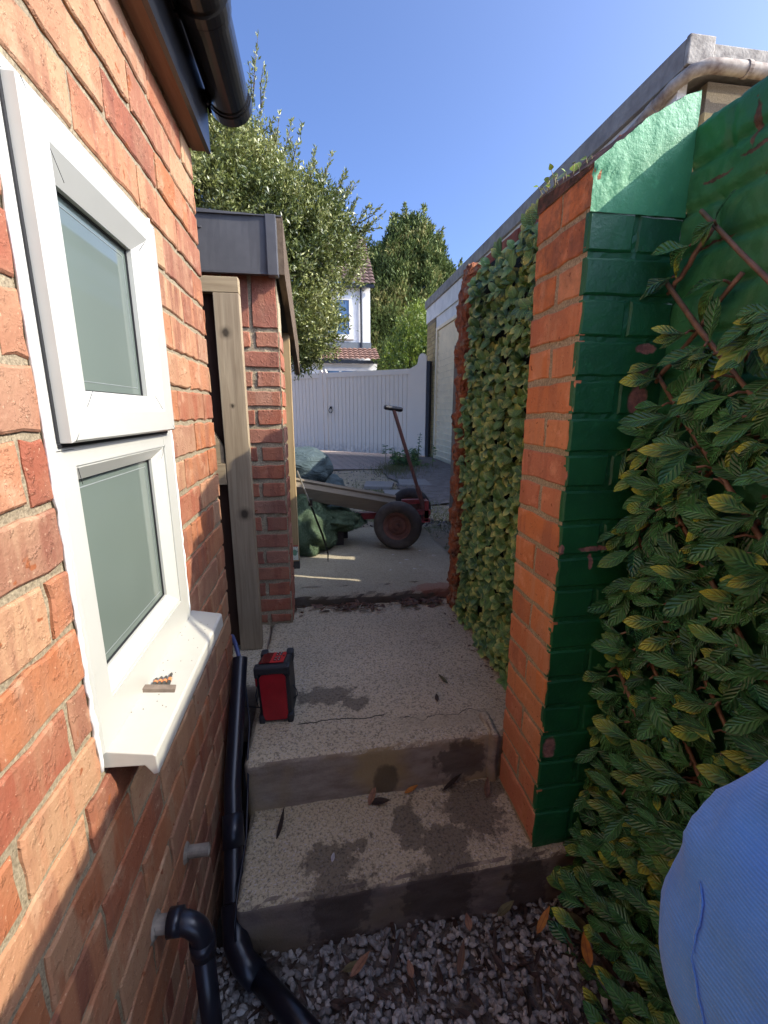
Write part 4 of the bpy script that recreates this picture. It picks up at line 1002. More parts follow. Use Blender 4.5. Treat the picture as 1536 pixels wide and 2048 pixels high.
mb = MB(); zjg = [ZY + PITCH * k for k in range(0, 34)]
bricks(mb, 8.34, 8.96, [z for z in zjg if z < 1.67], lambda u, z, w_: (XG - w_, u, z), stretcher(.225, 8.34, 8, 9.4), mi=0)
mb.box(XG + .005, XG + .2, 8.35, 8.955, ZY, 1.655, 1)
zq = [ZY + PITCH * k for k in range(0, 36)]
bricks(mb, XG + .15, XG + .6, [z for z in zq if z < 1.88], lambda u, z, w_: (u, YG0 + .02 - w_, z), stretcher(.225, XG + .15, XG, XG + .8), mi=0)
bricks(mb, YG0 + .02, 3.15, [z for z in zq if z < 1.88], lambda u, z, w_: (XG + .15 - w_, u, z), stretcher(.225, YG0 + .02, 2.6, 3.4), mi=0)
mb.box(XG + .156, XG + .6, YG0 + .026, 3.15, ZY, 1.90, 1); mb.box(XG + .5, XG + 5, YG0 + .04, YG0 + .2, ZY, 1.9, 1); mb.box(XG + 4.8, XG + 5, YG0, YG1, ZY, 1.9, 1); mb.box(XG + .2, XG + 5, 8.8, 8.95, ZY, 1.9, 1)
mb.build('brick_piers', [m_by, m_mortar], ga)
drs = [(5.95, 8.30), (3.2, 5.7)]
for (y0, y1) in drs:
    dr = MB(); zt = 1.42
    n_ = 22
    for i in range(n_):
        z0 = ZY + .02 + (zt - ZY - .02) * i / n_; z1 = ZY + .02 + (zt - ZY - .02) * (i + 1) / n_
        dr.add([(XG + .045, y0 + .08, z0), (XG + .045, y1 - .08, z0), (XG + .020, y1 - .08, z1 - .012), (XG + .020, y0 + .08, z1 - .012), (XG + .050, y1 - .08, z1), (XG + .050, y0 + .08, z1)], [[0, 1, 2, 3], [3, 2, 4, 5]])
    d_ = dr.build('door', m_cream, ga)
    dr = MB(); dr.box(XG + .0, XG + .06, y0, y0 + .08, ZY, zt); dr.box(XG + .0, XG + .06, y1 - .08, y1, ZY, zt); dr.box(XG - .001, XG + .06, y0, y1, zt + .001, zt + .05); dr.build('door_frame', m_cream, d_)
mb = MB(); mb.box(XG + .02, XG + .06, 5.70, 5.95, ZY, 1.45); mb.build('middle_pier', m_by, ga)
# pipe wrapped round the near corner under roof edge
m_gp = simple("grimy_white_pipe", (.55, .48, .38), .8, .3, 12, .3, .002, c2=(.16, .10, .07))
mb = MB(); gp_ = [(XG - .035, 4.0, 1.76), (XG - .035, 3.3, 1.81), (XG - .038, 2.98, 1.855), (XG - .034, 2.83, 1.885), (XG + .0, 2.735, 1.905), (XG + .07, 2.70, 1.915), (XG + .16, 2.695, 1.918), (XG + .4, 2.695, 1.918), (XG + 3, 2.695, 1.915)]
mb.tube(gp_, .036, 16); pp = mb.build('gutter', m_gp, ga, smooth=True)
for a_, b_, r_ in (((XG - .037, 3.02, 1.85), (XG - .037, 2.95, 1.86), .043), ((XG + .30, 2.695, 1.918), (XG + .325, 2.695, 1.918), .042), ((XG - .036, 3.30, 1.812), (XG - .036, 3.24, 1.82), .042)):
    mb = MB(); mb.tube([a_, b_], r_, 16); mb.build('gutter_collar', m_gp, pp)

# unseen fence added behind the wall; its gaps shape two slivers of sun
m_fen = wood("fence_board", (.24, .17, .11), (.15, .10, .065), 2)
fe = thing('sun_gap_fence', 'unseen board fence added behind the brick wall to shape the sun on the slab', 'fence', (1.10, 2.0, ZY))
yb_ = [(.95, 1.905), (1.945, 2.28), (2.385, 2.42), (2.455, 2.72)]
mb = MB()
def fboards(y0, y1):
    n_ = max(1, round((y1 - y0) / .12)); wd_ = (y1 - y0) / n_
    for i in range(n_): mb.box(1.09 + (.006 if i % 2 else 0), 1.105 + (.006 if i % 2 else 0), y0 + i * wd_ - .002, y0 + (i + 1) * wd_ + .002, ZY, .50 + random.uniform(-.01, .01))
fboards(.95, 1.895); fboards(1.965, 2.29); fboards(2.36, 3.55)
mb.build('boards', m_fen, fe)
mb = MB(); mb.box(1.108, 1.15, .95, 3.55, -.75, -.18); mb.box(1.108, 1.15, .95, 3.55, .38, .46); mb.build('rails', m_fen, fe)  # tall lower rail added to end the sun slivers on the slab

# ================================================================= WHITE HOUSE
wh = thing('white_house', 'white rendered house with brown tiled lean-to roof beyond the gate', 'house', (0, 16, -1.3))
m_rend = simple("white_render", (.74, .74, .71), .85, .05, 4, .3, .01)
def tiles(mb, x0, x1, y0, z0, y1, z1, tw=.16, rows=5):
    nu = int((x1 - x0) / tw) * 8; vs = []; fs = []
    for r in range(rows):
        for e in (0, 1):
            for i in range(nu + 1):
                x = x0 + (x1 - x0) * i / nu; t = (r + e) / rows; ph = 2 * math.pi * (x - x0) / tw
                zz = z0 + (z1 - z0) * t + .035 * abs(math.cos(ph / 2)) ** .8 + (.03 if e == 0 else 0)
                vs.append((x, y0 + (y1 - y0) * t - (.02 if e == 0 else 0), zz))
    for r in range(rows * 2 - 1):
        for i in range(nu): a = r * (nu + 1) + i; fs.append([a, a + 1, a + nu + 2, a + nu + 1])
    mb.add(vs, fs)
m_tile = simple("brown_tile", (.24, .13, .09), .8, .2, 3, .3, .01, c2=(.16, .09, .065))
m_tiled = simple("dark_tile", (.12, .07, .055), .8, .2, 3, .3, .01)
mb = MB()
mb.box(-6, 1.93, 16.0, 22, -1.3, 4.05); mb.box(-.40, 2.02, 14.98, 15.999, -1.3, 1.62); mb.build('wall', m_rend, wh)
mb = MB(); tiles(mb, -.50, 2.12, 14.85, 1.60, 15.97, 2.10, .17, 5); mb.box(-.5, 2.12, 15.0, 15.97, 1.55, 1.60); mb.build('lean_to_roof', m_tile, wh)
mb = MB(); mb.box(-.42, 1.95, 15.93, 15.998, 2.10, 2.30); mb.build('lead_flashing', simple("lead", (.15, .17, .18), .6), wh)
mb = MB(); mb.box(-.52, 2.14, 14.78, 14.86, 1.50, 1.60); mb.tube([(1.62, 15.93, 4.0), (1.62, 15.93, 2.15)], .04, 8); mb.box(-6, 2.05, 15.78, 15.90, 4.0, 4.10)
mb.tube([(-.62, 15.5, 1.2), (-.62, 15.5, 2.2)], .05, 8); mb.tube([(-.48, 14.85, 1.5), (-.62, 15.0, 1.30), (-.62, 15.5, 1.2)], .045, 8); mb.build('gutters', m_blk, wh)
mb = MB(); tiles(mb, -6, 2.08, 15.75, 4.08, 19, 6.6, .2, 16); mb.build('main_roof', m_tiled, wh)
wu = bpy.data.objects.new('upper_window', None); col.objects.link(wu); wu.parent = wh; wu.location = Vector((1.0, 16, 2.5)) - wh.location
mb = MB(); x0, x1, z0, z1 = .42, 1.30, 2.45, 3.72
for (a, b, c_, d) in ((x0, x1, z0, z0 + .10), (x0, x1, z1 - .09, z1), (x0, x0 + .09, z0 + .1, z1 - .09), (x1 - .09, x1, z0 + .1, z1 - .09)): mb.box(a, b, 15.93, 15.999, c_, d)
mb.box(x0 - .05, x1 + .05, 15.88, 15.999, z0 - .06, z0 - .001); mb.build('frame', m_white, wu)
m_bg = Mat("house_glass", .05, .8); m_bg.set(Base_Color=(.10, .17, .25)); m_bg.b.inputs['Metallic'].default_value = .3
mb = MB(); mb.box(x0 + .09, x1 - .09, 15.96, 15.99, z0 + .1, z1 - .09); mb.build('glass_pane', m_bg.m, wu)
wl = bpy.data.objects.new('lower_window', None); col.objects.link(wl); wl.parent = wh; wl.location = Vector((1.0, 14.98, 1.0)) - wh.location
mb = MB(); 
for (a, b, c_, d) in ((.30, 1.55, 1.28, 1.36), (.30, .38, .2, 1.28), (1.47, 1.55, .2, 1.28), (.78, .86, .2, 1.28)): mb.box(a, b, 14.93, 14.979, c_, d)
mb.build('frame', m_white, wl); mb = MB(); mb.box(.38, .78, 14.955, 14.975, .2, 1.28); mb.box(.86, 1.47, 14.955, 14.975, .2, 1.28); mb.build('glass_pane', m_bg.m, wl)

# ================================================================= TREES
def leaf_cloud(name, mat, parent, P, D, L, W, tone):
    """P centres (n,3), D directions, flat diamond leaves"""
    n = len(P); D = D / np.linalg.norm(D, axis=1)[:, None]; r = rng.normal(size=(n, 3)); S = np.cross(D, r); S /= np.linalg.norm(S, axis=1)[:, None]
    L = np.asarray(L)[:, None]; W = np.asarray(W)[:, None]
    V = np.stack([P, P + D * L * .45 + S * W * .5, P + D * L, P + D * L * .45 - S * W * .5], 1).reshape(-1, 3)
    me = bpy.data.meshes.new(name); off = np.array(wloc(parent)); V = V - off
    me.vertices.add(4 * n); me.vertices.foreach_set('co', V.ravel()); me.loops.add(4 * n); me.loops.foreach_set('vertex_index', np.arange(4 * n))
    me.polygons.add(n); me.polygons.foreach_set('loop_start', np.arange(n) * 4); me.polygons.foreach_set('loop_total', np.full(n, 4)); me.update(calc_edges=True)
    a = me.color_attributes.new('tone', 'FLOAT_COLOR', 'CORNER'); C = np.ones((n, 4, 4), dtype=np.float32); C[:, :, 0] = tone[:, None]; C[:, :, 1] = rng.random(n)[:, None]; a.data.foreach_set('color', C.ravel())
    me.materials.append(mat); o = bpy.data.objects.new(name, me); col.objects.link(o); o.parent = parent; return o
def tree_mat(name, stops, rough=.45, spec=.5, tr=.25):
    m = Mat(name, rough, spec); c_ = m.ramp(m.attr(0), stops); c_ = m.mix(m.math('MULTIPLY', m.attr(1), .35), c_, stops[0][1]); m.set(Base_Color=c_)
    t = m.n('ShaderNodeBsdfTranslucent'); m.put(t.inputs[0], c_); mx = m.n('ShaderNodeMixShader'); mx.inputs[0].default_value = tr
    out = m.t.nodes['Material Output']; m.t.links.new(m.b.outputs[0], mx.inputs[1]); m.t.links.new(t.outputs[0], mx.inputs[2]); m.t.links.new(mx.outputs[0], out.inputs[0]); return m.m
m_bark = simple("bark", (.10, .075, .055), .95, .3, 10, .8, .01)
# big olive-leaved tree; blobs: centre, radius
tree = thing('evergreen_tree', 'large loose evergreen tree with upright sprigs rising behind the outhouse', 'tree', (-1.3, 6.6, ZY))
BL = [((-1.20, 6.4, 2.35), .95), ((-.55, 6.3, 2.35), .62), ((-.20, 6.3, 2.05), .60), ((.18, 6.4, 1.95), .48), ((-.35, 6.2, 1.45), .62), ((-.02, 6.3, 1.25), .28), ((.02, 6.3, 2.35), .42), ((-.72, 6.3, 2.78), .48), ((-.60, 6.3, 1.05), .55), ((-1.4, 6.6, 1.3), 1.0), ((-.05, 6.2, 1.0), .38), ((-1.05, 6.5, 2.95), .55), ((-1.9, 6.9, 2.6), .9), ((-.22, 6.2, .85), .28), ((-1.35, 6.5, 3.3), .45)]
tw = MB(); tw.tube([(-1.3, 6.6, ZY), (-1.28, 6.6, 0), (-1.2, 6.5, .8)], [.16, .13, .11], 10); P = []; D = []; T = []
for (c_, r) in BL:
    c_ = np.array(c_); tw.tube([(-1.2, 6.5, .8), tuple((np.array((-1.2, 6.5, .8)) + c_) / 2 + rng.normal(size=3) * .08), tuple(c_)], [.07, .045, .02], 7)
    nc = int(1300 * r * r + 130)
    for _ in range(nc):
        d = rng.normal(size=3); d /= np.linalg.norm(d); rr = r * (1 - abs(rng.normal()) * .22) * (1 + .22 * mnoise.noise(Vector((c_ + d * 1.6) * 1.7)))
        if rr < .2 * r: continue
        p = c_ + d * rr; tdir = d * .6 + np.array((0, 0, .55)) + rng.normal(size=3) * .35; tdir /= np.linalg.norm(tdir); ln = rng.uniform(.10, .24)
        tb = np.clip(.5 + .9 * mnoise.noise(Vector(p * 1.9)) + rng.normal() * .18, 0, 1)
        nl = 17; t = rng.random(nl)[:, None]
        P.append(p + tdir * ln * t + rng.normal(size=(nl, 3)) * .022); D.append(tdir * .7 + rng.normal(size=(nl, 3)) * .6); T.append(np.clip(tb + rng.normal(size=nl) * .22, 0, 1))
# sprigs standing out of the outline
def sprig(a, b, n=40, wob=.03):
    n = int(n * 2.2)
    a, b = np.array(a, float), np.array(b, float); tw.tube([tuple(a), tuple((a + b) / 2 + rng.normal(size=3) * .02), tuple(b)], [.008, .005, .002], 5)
    t = rng.random(n)[:, None]; P.append(a + (b - a) * t + rng.normal(size=(n, 3)) * wob * (1.1 - t)); dd = (b - a) / np.linalg.norm(b - a); D.append(dd * .9 + rng.normal(size=(n, 3)) * .55); T.append(np.clip(.6 + rng.normal(size=n) * .25, 0, 1))
for (a, b) in [((-.75, 6.2, 2.7), (-.50, 6.1, 3.98)), ((-.80, 6.2, 2.8), (-.62, 6.1, 3.55)), ((-.7, 6.2, 2.8), (-.42, 6.1, 3.62)), ((-.5, 6.2, 2.6), (-.30, 6.1, 3.28)), ((-.4, 6.2, 2.6), (-.16, 6.1, 3.20)), ((-.3, 6.2, 2.5), (-.05, 6.1, 3.18)),
               ((-.1, 6.2, 2.4), (.10, 6.1, 2.95)), ((0, 6.2, 2.3), (.30, 6.1, 2.92)), ((.1, 6.2, 2.3), (.46, 6.1, 2.74)), ((.2, 6.2, 2.2), (.52, 6.1, 2.62)), ((.3, 6.2, 2.1), (.60, 6.1, 2.46)), ((.35, 6.2, 2.0), (.72, 6.1, 2.38)),
               ((.3, 6.2, 2.0), (.92, 6.1, 2.30)), ((.5, 6.2, 2.12), (.75, 6.1, 2.18)), ((.4, 6.2, 1.9), (.70, 6.1, 2.0)), ((.4, 6.2, 1.6), (.62, 6.1, 1.75)), ((.1, 6.2, .95), (.30, 6.1, .86)), ((.2, 6.2, 1.15), (.45, 6.1, 1.05)), ((-.2, 6.1, .85), (-.22, 6.1, .62)), ((0, 6.2, .8), (.05, 6.1, .62)), ((-1.1, 6.2, 3.0), (-1.0, 6.1, 3.9)), ((-.9, 6.2, 3.0), (-.85, 6.1, 3.6))]:
    a = np.array(a) + np.array((0, 0, -.05)); b = np.array(b) + np.array((0, 0, .10)); sprig(a, b, 46, .04)
    for _ in range(2):
        t = rng.uniform(.2, .7); a2 = np.array(a) + (np.array(b) - np.array(a)) * t; sprig(a2, a2 + (np.array(b) - np.array(a)) * .35 + rng.normal(size=3) * .07, 16, .02)
P = np.concatenate(P); D = np.concatenate(D); T = np.concatenate(T); n = len(P)
m_olive = tree_mat("olive_leaf", [(0, (.06, .085, .022)), (.4, (.19, .215, .05)), (.75, (.29, .31, .09)), (1, (.40, .39, .15))], .42, .6, .22)
leaf_cloud('crown', m_olive, tree, P, D, rng.uniform(.04, .066, n), rng.uniform(.014, .023, n), T)
tw.build('trunk', m_bark, tree, smooth=True)

# conifer beyond
con = thing('conifer_tree', 'tall feathery olive-brown conifer standing beyond the white gate', 'tree', (4.4, 22, ZY - .3))
P = []; D = []; T = []; tw = MB(); tw.tube([(4.4, 22, ZY - .3), (4.4, 22, 7.6)], [.25, .04], 8)
spires = [((4.45, 22, 8.35), 2.25, 7.6), ((3.5, 21.6, 7.2), 1.5, 5.6), ((5.6, 22, 7.6), 1.45, 6.0), ((2.95, 21.8, 7.0), 1.25, 5.5), ((6.2, 22.2, 6.6), 1.1, 5), ((5.0, 21.5, 7.9), 1.2, 5.5), ((3.9, 21.7, 7.9), 1.3, 5.5)]
for (tp_, R_, H) in spires:
    tp_ = np.array(tp_)
    for _ in range(int(900 * R_ + 200)):
        f = rng.random() ** .75; th = rng.random() * 6.283; rr = R_ * (1 - (1 - f) ** 1.8) ** .8 * (.78 + .3 * rng.random()) * (1 + .42 * mnoise.noise(Vector((th * 1.8, f * 8, R_))))
        p = tp_ + np.array((math.cos(th) * rr, math.sin(th) * rr, -f * H)); td = np.array((math.cos(th) * .55, math.sin(th) * .55, .8)) + rng.normal(size=3) * .2; td /= np.linalg.norm(td)
        nl = 16; t = rng.random(nl)[:, None]; tb = np.clip(.5 + .9 * mnoise.noise(Vector(p * 1.1)) + rng.normal() * .15, 0, 1)
        P.append(p + td * .38 * t + rng.normal(size=(nl, 3)) * .06); D.append(td + rng.normal(size=(nl, 3)) * .45); T.append(np.clip(tb + rng.normal(size=nl) * .2, 0, 1))
for _ in range(64):
    s_ = spires[rng.integers(len(spires))]; a = np.array(s_[0]) + rng.normal(size=3) * np.array((.35, .2, .35)) - np.array((0, 0, .3)); b = a + np.array((rng.normal() * .2, 0, rng.uniform(.3, .6)))
    n = 60; t = rng.random(n)[:, None]; P.append(a + (b - a) * t + rng.normal(size=(n, 3)) * .07 * (1.05 - t)); D.append((b - a) + rng.normal(size=(n, 3)) * .3); T.append(rng.random(n))
P = np.concatenate(P); D = np.concatenate(D); T = np.concatenate(T); n = len(P)
m_con = tree_mat("conifer_leaf", [(0, (.05, .075, .02)), (.45, (.13, .18, .05)), (.8, (.22, .25, .075)), (1, (.33, .29, .11))], .7, .3, .1)
leaf_cloud('crown', m_con, con, P, D, rng.uniform(.12, .24, n), rng.uniform(.04, .08, n), T); tw.build('trunk', m_bark, con)
# bright bush in front of conifer
bu = thing('garden_bush', 'bright green leafy bush showing above the gate beside the garage', 'bush', (3.2, 12.6, ZY))
P = []; D = []; T = []; tw = MB()
for (c_, r) in [((2.55, 12.6, 1.55), .62), ((3.0, 12.5, 1.9), .72), ((3.5, 12.8, 1.75), .8), ((2.3, 12.4, 1.0), .6), ((2.9, 12.3, 1.0), .8), ((3.6, 12.6, 1.0), .8)]:
    c_ = np.array(c_); tw.tube([(3.1, 12.6, ZY), tuple(c_)], [.05, .01], 6)
    for _ in range(int(520 * r * r)):
        d = rng.normal(size=3); d /= np.linalg.norm(d); p = c_ + d * r * (1 - abs(rng.normal()) * .18) * (1 + .2 * mnoise.noise(Vector(d * 3))); nl = 14; td = d * .5 + np.array((0, 0, .7)) + rng.normal(size=3) * .3
        t = rng.random(nl)[:, None]; P.append(p + td * .25 * t + rng.normal(size=(nl, 3)) * .03); D.append(td + rng.normal(size=(nl, 3)) * .6); T.append(np.clip(.5 + .5 * d[2] + rng.normal(size=nl) * .25, 0, 1))
P = np.concatenate(P); D = np.concatenate(D); T = np.concatenate(T); n = len(P)
m_bu = tree_mat("bush_leaf", [(0, (.03, .06, .012)), (.5, (.11, .18, .022)), (1, (.26, .32, .04))], .45, .5, .3)
leaf_cloud('crown', m_bu, bu, P, D, rng.uniform(.06, .10, n), rng.uniform(.025, .04, n), T); tw.build('trunk', m_bark, bu)

# ================================================================= SMALL THINGS ON STEPS
# jobsite radio
rad = thing('jobsite_radio', 'red and black rugged jobsite radio standing on the middle step', 'radio', (-.15, 1.30, Z2))
RA = Matrix.Rotation(R(-4), 4, 'Z'); RM = Matrix.Translation((-.152, 1.295, Z2)) @ RA @ Matrix.Rotation(R(-2.0), 4, 'Y')
m_rb = simple("rubber_black", (.018, .019, .022), .55, .15, 60, .2, .0008); m_rr = simple("radio_red", (.42, .010, .018), .42, .2, 15, .1, .0005); m_rbr = simple("panel_red", (.55, .03, .03), .3, .05, 15, 0)
def tbox(mb, prof, x0, x1, bev=.006, mi=0):
    bm = bmesh.new(); a = [bm.verts.new((x0, p[0], p[1])) for p in prof]; b = [bm.verts.new((x1, p[0], p[1])) for p in prof]; n = len(prof)
    bm.faces.new(a[::-1]); bm.faces.new(b)
    for i in range(n): bm.faces.new([a[i], a[(i + 1) % n], b[(i + 1) % n], b[i]])
    bmesh.ops.recalc_face_normals(bm, faces=bm.faces[:])
    if bev: bmesh.ops.bevel(bm, geom=bm.edges[:], offset=bev, segments=3, profile=.5, affect='EDGES')
    mb.bm(bm, mi, None, RM)
mb = MB(); tbox(mb, [(-.042, .0), (.075, .0), (.080, .176), (-.044, .200)], -.050, .050, .010)
for (x0, x1, z0, z1) in ((-.054, -.034, -.001, .03), (.034, .054, -.001, .03), (-.055, -.040, .160, .197), (.040, .055, .160, .197)): mb.box(x0, x1, -.050, -.02, z0, z1, M=RM, bev=.007)
mb.box(-.052, .052, -.0505, -.038, .172, .1965, M=RM, bev=.005)
mb.box(.030, .053, .050, .085, .150, .186, M=RM, bev=.006); mb.box(-.053, -.030, .050, .085, .150, .186, M=RM, bev=.006)
mb.build('case', m_rb, rad)
mb = MB()
pts = [(-.038, .020), (-.030, .012), (.030, .012), (.038, .020), (.040, .160), (.030, .172), (-.030, .172), (-.040, .160)]
mb.prism(pts, lambda p: RM @ Vector((p[0], -.0475, p[1])), lambda p: RM @ Vector((p[0], -.040, p[1]))); mb.build('front_grille', m_rr, rad)
sl_ = lambda x, y: RM @ Vector((x, y, .2015 - (y + .044) * .1935 + .0005))
def top_patch(name, x0, x1, y0, y1, m_, h, par):
    mb = MB(); up_ = Vector((0, 0, h)); a = [sl_(x0, y0), sl_(x1, y0), sl_(x1, y1), sl_(x0, y1)]
    mb.add([p for p in a] + [p + up_ for p in a], [[3, 2, 1, 0], [4, 5, 6, 7], [0, 1, 5, 4], [1, 2, 6, 5], [2, 3, 7, 6], [3, 0, 4, 7]]); return mb.build(name, m_, par)
top_patch('display', -.040, -.008, -.026, .062, simple("display_dark_red", (.12, .005, .008), .12, .05, 10, 0), .0018, rad)
kp = top_patch('control_panel', -.0078, .034, -.026, .062, m_rbr, .0022, rad)
m_btn = simple("button_black", (.01, .01, .01), .4, .1, 20, 0); m_wht = simple("button_mark", (.7, .7, .7), .5, .05, 10, 0)
for (bx, by) in [(.002, .046), (.013, .046), (.002, .030), (.013, .030), (.002, .004), (.013, .004), (.002, -.014), (.013, -.014)]:
    bt_ = top_patch('button', bx, bx + .008, by, by + .012, m_btn, .0034, kp); 
    mb = MB(); q = sl_(bx + .004, by + .006) + Vector((0, 0, .0037)); mb.box(q.x - .0014, q.x + .0014, q.y - .0014, q.y + .0014, q.z - .0003, q.z + .0003, M=None)
    o_ = mb.build('button_mark', m_wht, kp)
top_patch('button', .025, .031, .020, .030, m_btn, .0034, kp)
mb = MB(); mb.box(-.062, -.050, -.015, .02, .11, .15, M=RM, bev=.004); mb.build('side_cover', m_rr, rad)
mb = MB(); mb.tube([RM @ Vector(p) for p in ((-.052, -.02, .125), (-.060, -.03, .09), (-.056, -.03, .05), (-.045, -.01, .03), (-.10, .0, .035), (-.13, .03, .01))], .0016, 6)
mb.build('aerial_lead', m_rb, rad, smooth=True); mb = MB(); mb.tube([RM @ Vector(p) for p in ((.052, .0, .10), (.064, -.005, .085), (.066, -.005, .065), (.052, .0, .05))], .0018, 6); mb.build('carry_loop', m_rb, rad, smooth=True)

# driver bit holder on sill
bh = thing('driver_bit_holder', 'grey driver bit holder with four orange-banded bits on the white sill', 'bit holder', (-.275, .70, -.458))
m_gr = simple("holder_grey", (.20, .15, .11), .6, .2, 60, .2, .0005); m_or = simple("bit_orange", (.60, .22, .08), .5, .1, 40, 0); m_stl = simple("bit_steel", (.12, .11, .09), .4, .3, 60, .1, .0005, metal=.5)
BM_ = Matrix.Translation((-.2745, .700, -.4535)) @ Matrix.Rotation(R(8), 4, 'Z') @ Matrix.Rotation(R(11.5), 4, 'Y')
mb = MB(); mb.box(-.025, .025, -.006, .007, -.004, .0065, M=BM_, bev=.001); mb.build('bar', m_gr, bh)
mb = MB()
for x in (-.020, -.0125, -.005, .0025, .010, .0185): mb.tube([BM_ @ Vector((x, -.0056, .001)), BM_ @ Vector((x, -.0046, .001))], .0026, 10)
mb.build('sockets', simple("socket_dark", (.03, .02, .015), .8, .1, 10, 0), bh)
for i, (x, l) in enumerate(((-.009, .025), (-.002, .030), (.005, .032), (.012, .042))):
    bt_ = bpy.data.objects.new('driver_bit', None); col.objects.link(bt_); bt_.parent = bh; bt_.location = (0, 0, 0)
    mb = MB(); mb.tube([BM_ @ Vector((x, .006, .0035)), BM_ @ Vector((x, .006 + l * .55, .0035)), BM_ @ Vector((x, .006 + l * .6, .0035)), BM_ @ Vector((x, .006 + l * .85, .0035)), BM_ @ Vector((x, .006 + l, .0035))], [.0032, .0032, .0022, .0026, .0008], 8); mb.build('shank', m_stl, bt_)
    mb = MB(); mb.tube([BM_ @ Vector((x, .006 + l * .35, .0035)), BM_ @ Vector((x, .006 + l * .55, .0035))], .0036, 8); mb.build('band', m_or, bt_)
# crumbs of grit on the sill
mb = MB()
for i in range(26):
    y = random.uniform(.60, .95); x = random.uniform(XL + .004, XL + .055); mb.box(x, x + .0012, y, y + .0012, -.4485 - (x - XL) * .2, -.4475 - (x - XL) * .2)
tag(mb.build('sill_grit', simple("grit", (.32, .28, .22), .9)), 'scattered dark grit on the white window sill', 'grit', kind='stuff')

# ================================================================= GRAVEL
m_grv = Mat("gravel", .85, .3); t0 = m_grv.attr(0); k = m_grv.ramp(t0, [(0, (.24, .225, .205)), (.5, (.42, .39, .35)), (.9, (.54, .50, .44)), (.97, (.70, .66, .58)), (1, (.26, .17, .11))])
k = m_grv.mix(m_grv.map(m_grv.noise(90, 4, .7), .45, .65, 0, .5), k, (.11, .10, .095)); m_grv.set(Base_Color=k); m_grv.bump(m_grv.noise(160, 4), .5, .002)
mb = MB(); random.seed(77)
stn = []
for i in range(5600):
    x = random.uniform(-.29, .72); y = random.uniform(.15, .85)
    if y < .45 and random.random() < .45: continue
    if y > .80 and x < -.1 and random.random() < .3: continue
    pile = .03 * mnoise.noise(Vector((x * 4, y * 4, 0)))
    stone(mb, (x, y, ZG + pile - .012 + random.uniform(-.012, .012)), random.uniform(.005, .0125), (random.random(), 0, 0, 1))
tag(mb.build('gravel', m_grv.m), 'loose grey gravel chippings at the foot of the steps', 'gravel', kind='stuff')
g = MB(); vs = []; fs = []; nx_, ny2 = 30, 60
for j in range(ny2 + 1):
    for i in range(nx_ + 1):
        x = -.30 + 1.04 * i / nx_; y = -1.2 + 2.05 * j / ny2; vs.append((x, y, ZG - .022 + .02 * mnoise.noise(Vector((x * 4, y * 4, 0))) + .004 * mnoise.noise(Vector((x * 30, y * 30, 0)))))
for j in range(ny2):
    for i in range(nx_): a = j * (nx_ + 1) + i; fs.append([a, a + 1, a + nx_ + 2, a + nx_ + 1])
g.add(vs, fs); struct(g.build('path_bed', simple("gravel_bed", (.22, .18, .145), .95, .3, 40, .8, .01), smooth=True))

# ================================================================= FALLEN LEAVES
def dead(name, c, c2):
    m = Mat(name, .6, .35); u, v = m.uvs(); k = m.mix(m.map(m.noise(80, 4), .4, .65), c, c2); k = m.mix(m.map(m.math('ABSOLUTE', u), .12, .04, 0, .6), k, tuple(x * .5 for x in c2)); m.set(Base_Color=k); return m.m
DL = {'orange': dead("leaf_orange", (.50, .20, .03), (.34, .12, .03)), 'brown': dead("leaf_brown", (.16, .085, .045), (.10, .05, .03)), 'dark': dead("leaf_dark", (.045, .028, .02), (.025, .016, .012)),
      'olive': dead("leaf_olive", (.16, .14, .06), (.10, .08, .035)), 'tan': dead("leaf_tan", (.34, .18, .10), (.22, .10, .06)), 'grey': dead("leaf_grey", (.45, .42, .40), (.3, .28, .27))}
random.seed(31)
def fallen(x, y, z, kind, L, ang, label, tilt=.15, curl=.5, W=None):
    mb = MB(); d = Vector((math.cos(R(ang)), math.sin(R(ang)), tilt)); leaf(mb, (x - d.x * L / 2, y - d.y * L / 2, z + .004), d, (random.uniform(-.3, .3), random.uniform(-.3, .3), 1), L, W or L * .36, -curl, .35, 6, None)
    tag(mb.build('fallen_leaf', DL[kind], smooth=True, fix=False), label, 'leaf', 'fallen leaves')
fallen(.145, 1.058, Z1, 'dark', .060, -15, 'large dark leaf lying against the upper riser in the middle of the lower step', .1, .4)
fallen(.128, 1.078, Z1, 'tan', .055, 60, 'curled tan leaf partly under the large dark leaf on the lower step')
fallen(.245, 1.085, Z1, 'orange', .042, 10, 'small rust orange leaf by the riser right of the dark leaf on the lower step', .12, .6)
fallen(-.13, 1.015, Z1, 'dark', .060, 65, 'curled black leaf towards the left end of the lower step', .25, 1.0, .014)
fallen(.375, 1.085, Z1, 'dark', .075, 20, 'long black leaf in the corner where the lower step meets the riser', .15, .5, .018)
fallen(.47, 1.05, Z1, 'brown', .05, 70, 'brown leaf at the foot of the orange pier', .2, .8, .018)
fallen(.515, .772, ZG + .02, 'orange', .062, 35, 'bright orange leaf pointing at the step on the gravel', .25, .5, .018)
fallen(.585, .700, ZG + .02, 'orange', .055, 75, 'broad orange leaf on the gravel beside the leafy trellis', .35, .5, .024)
fallen(.600, .755, ZG + .02, 'olive', .075, -70, 'long olive leaf on the gravel under the step end', .25, .3, .022)
fallen(.560, .742, ZG + .015, 'brown', .07, 85, 'long brown leaf between the two orange leaves on the gravel', .15, .3, .016)
fallen(.435, .815, ZG + .02, 'olive', .055, 20, 'flat olive leaf lying along the foot of the lower riser', .1, .3, .020)
fallen(.330, .800, ZG + .02, 'tan', .032, 95, 'small upright tan leaf by the foot of the lower riser', .6, .5, .018)
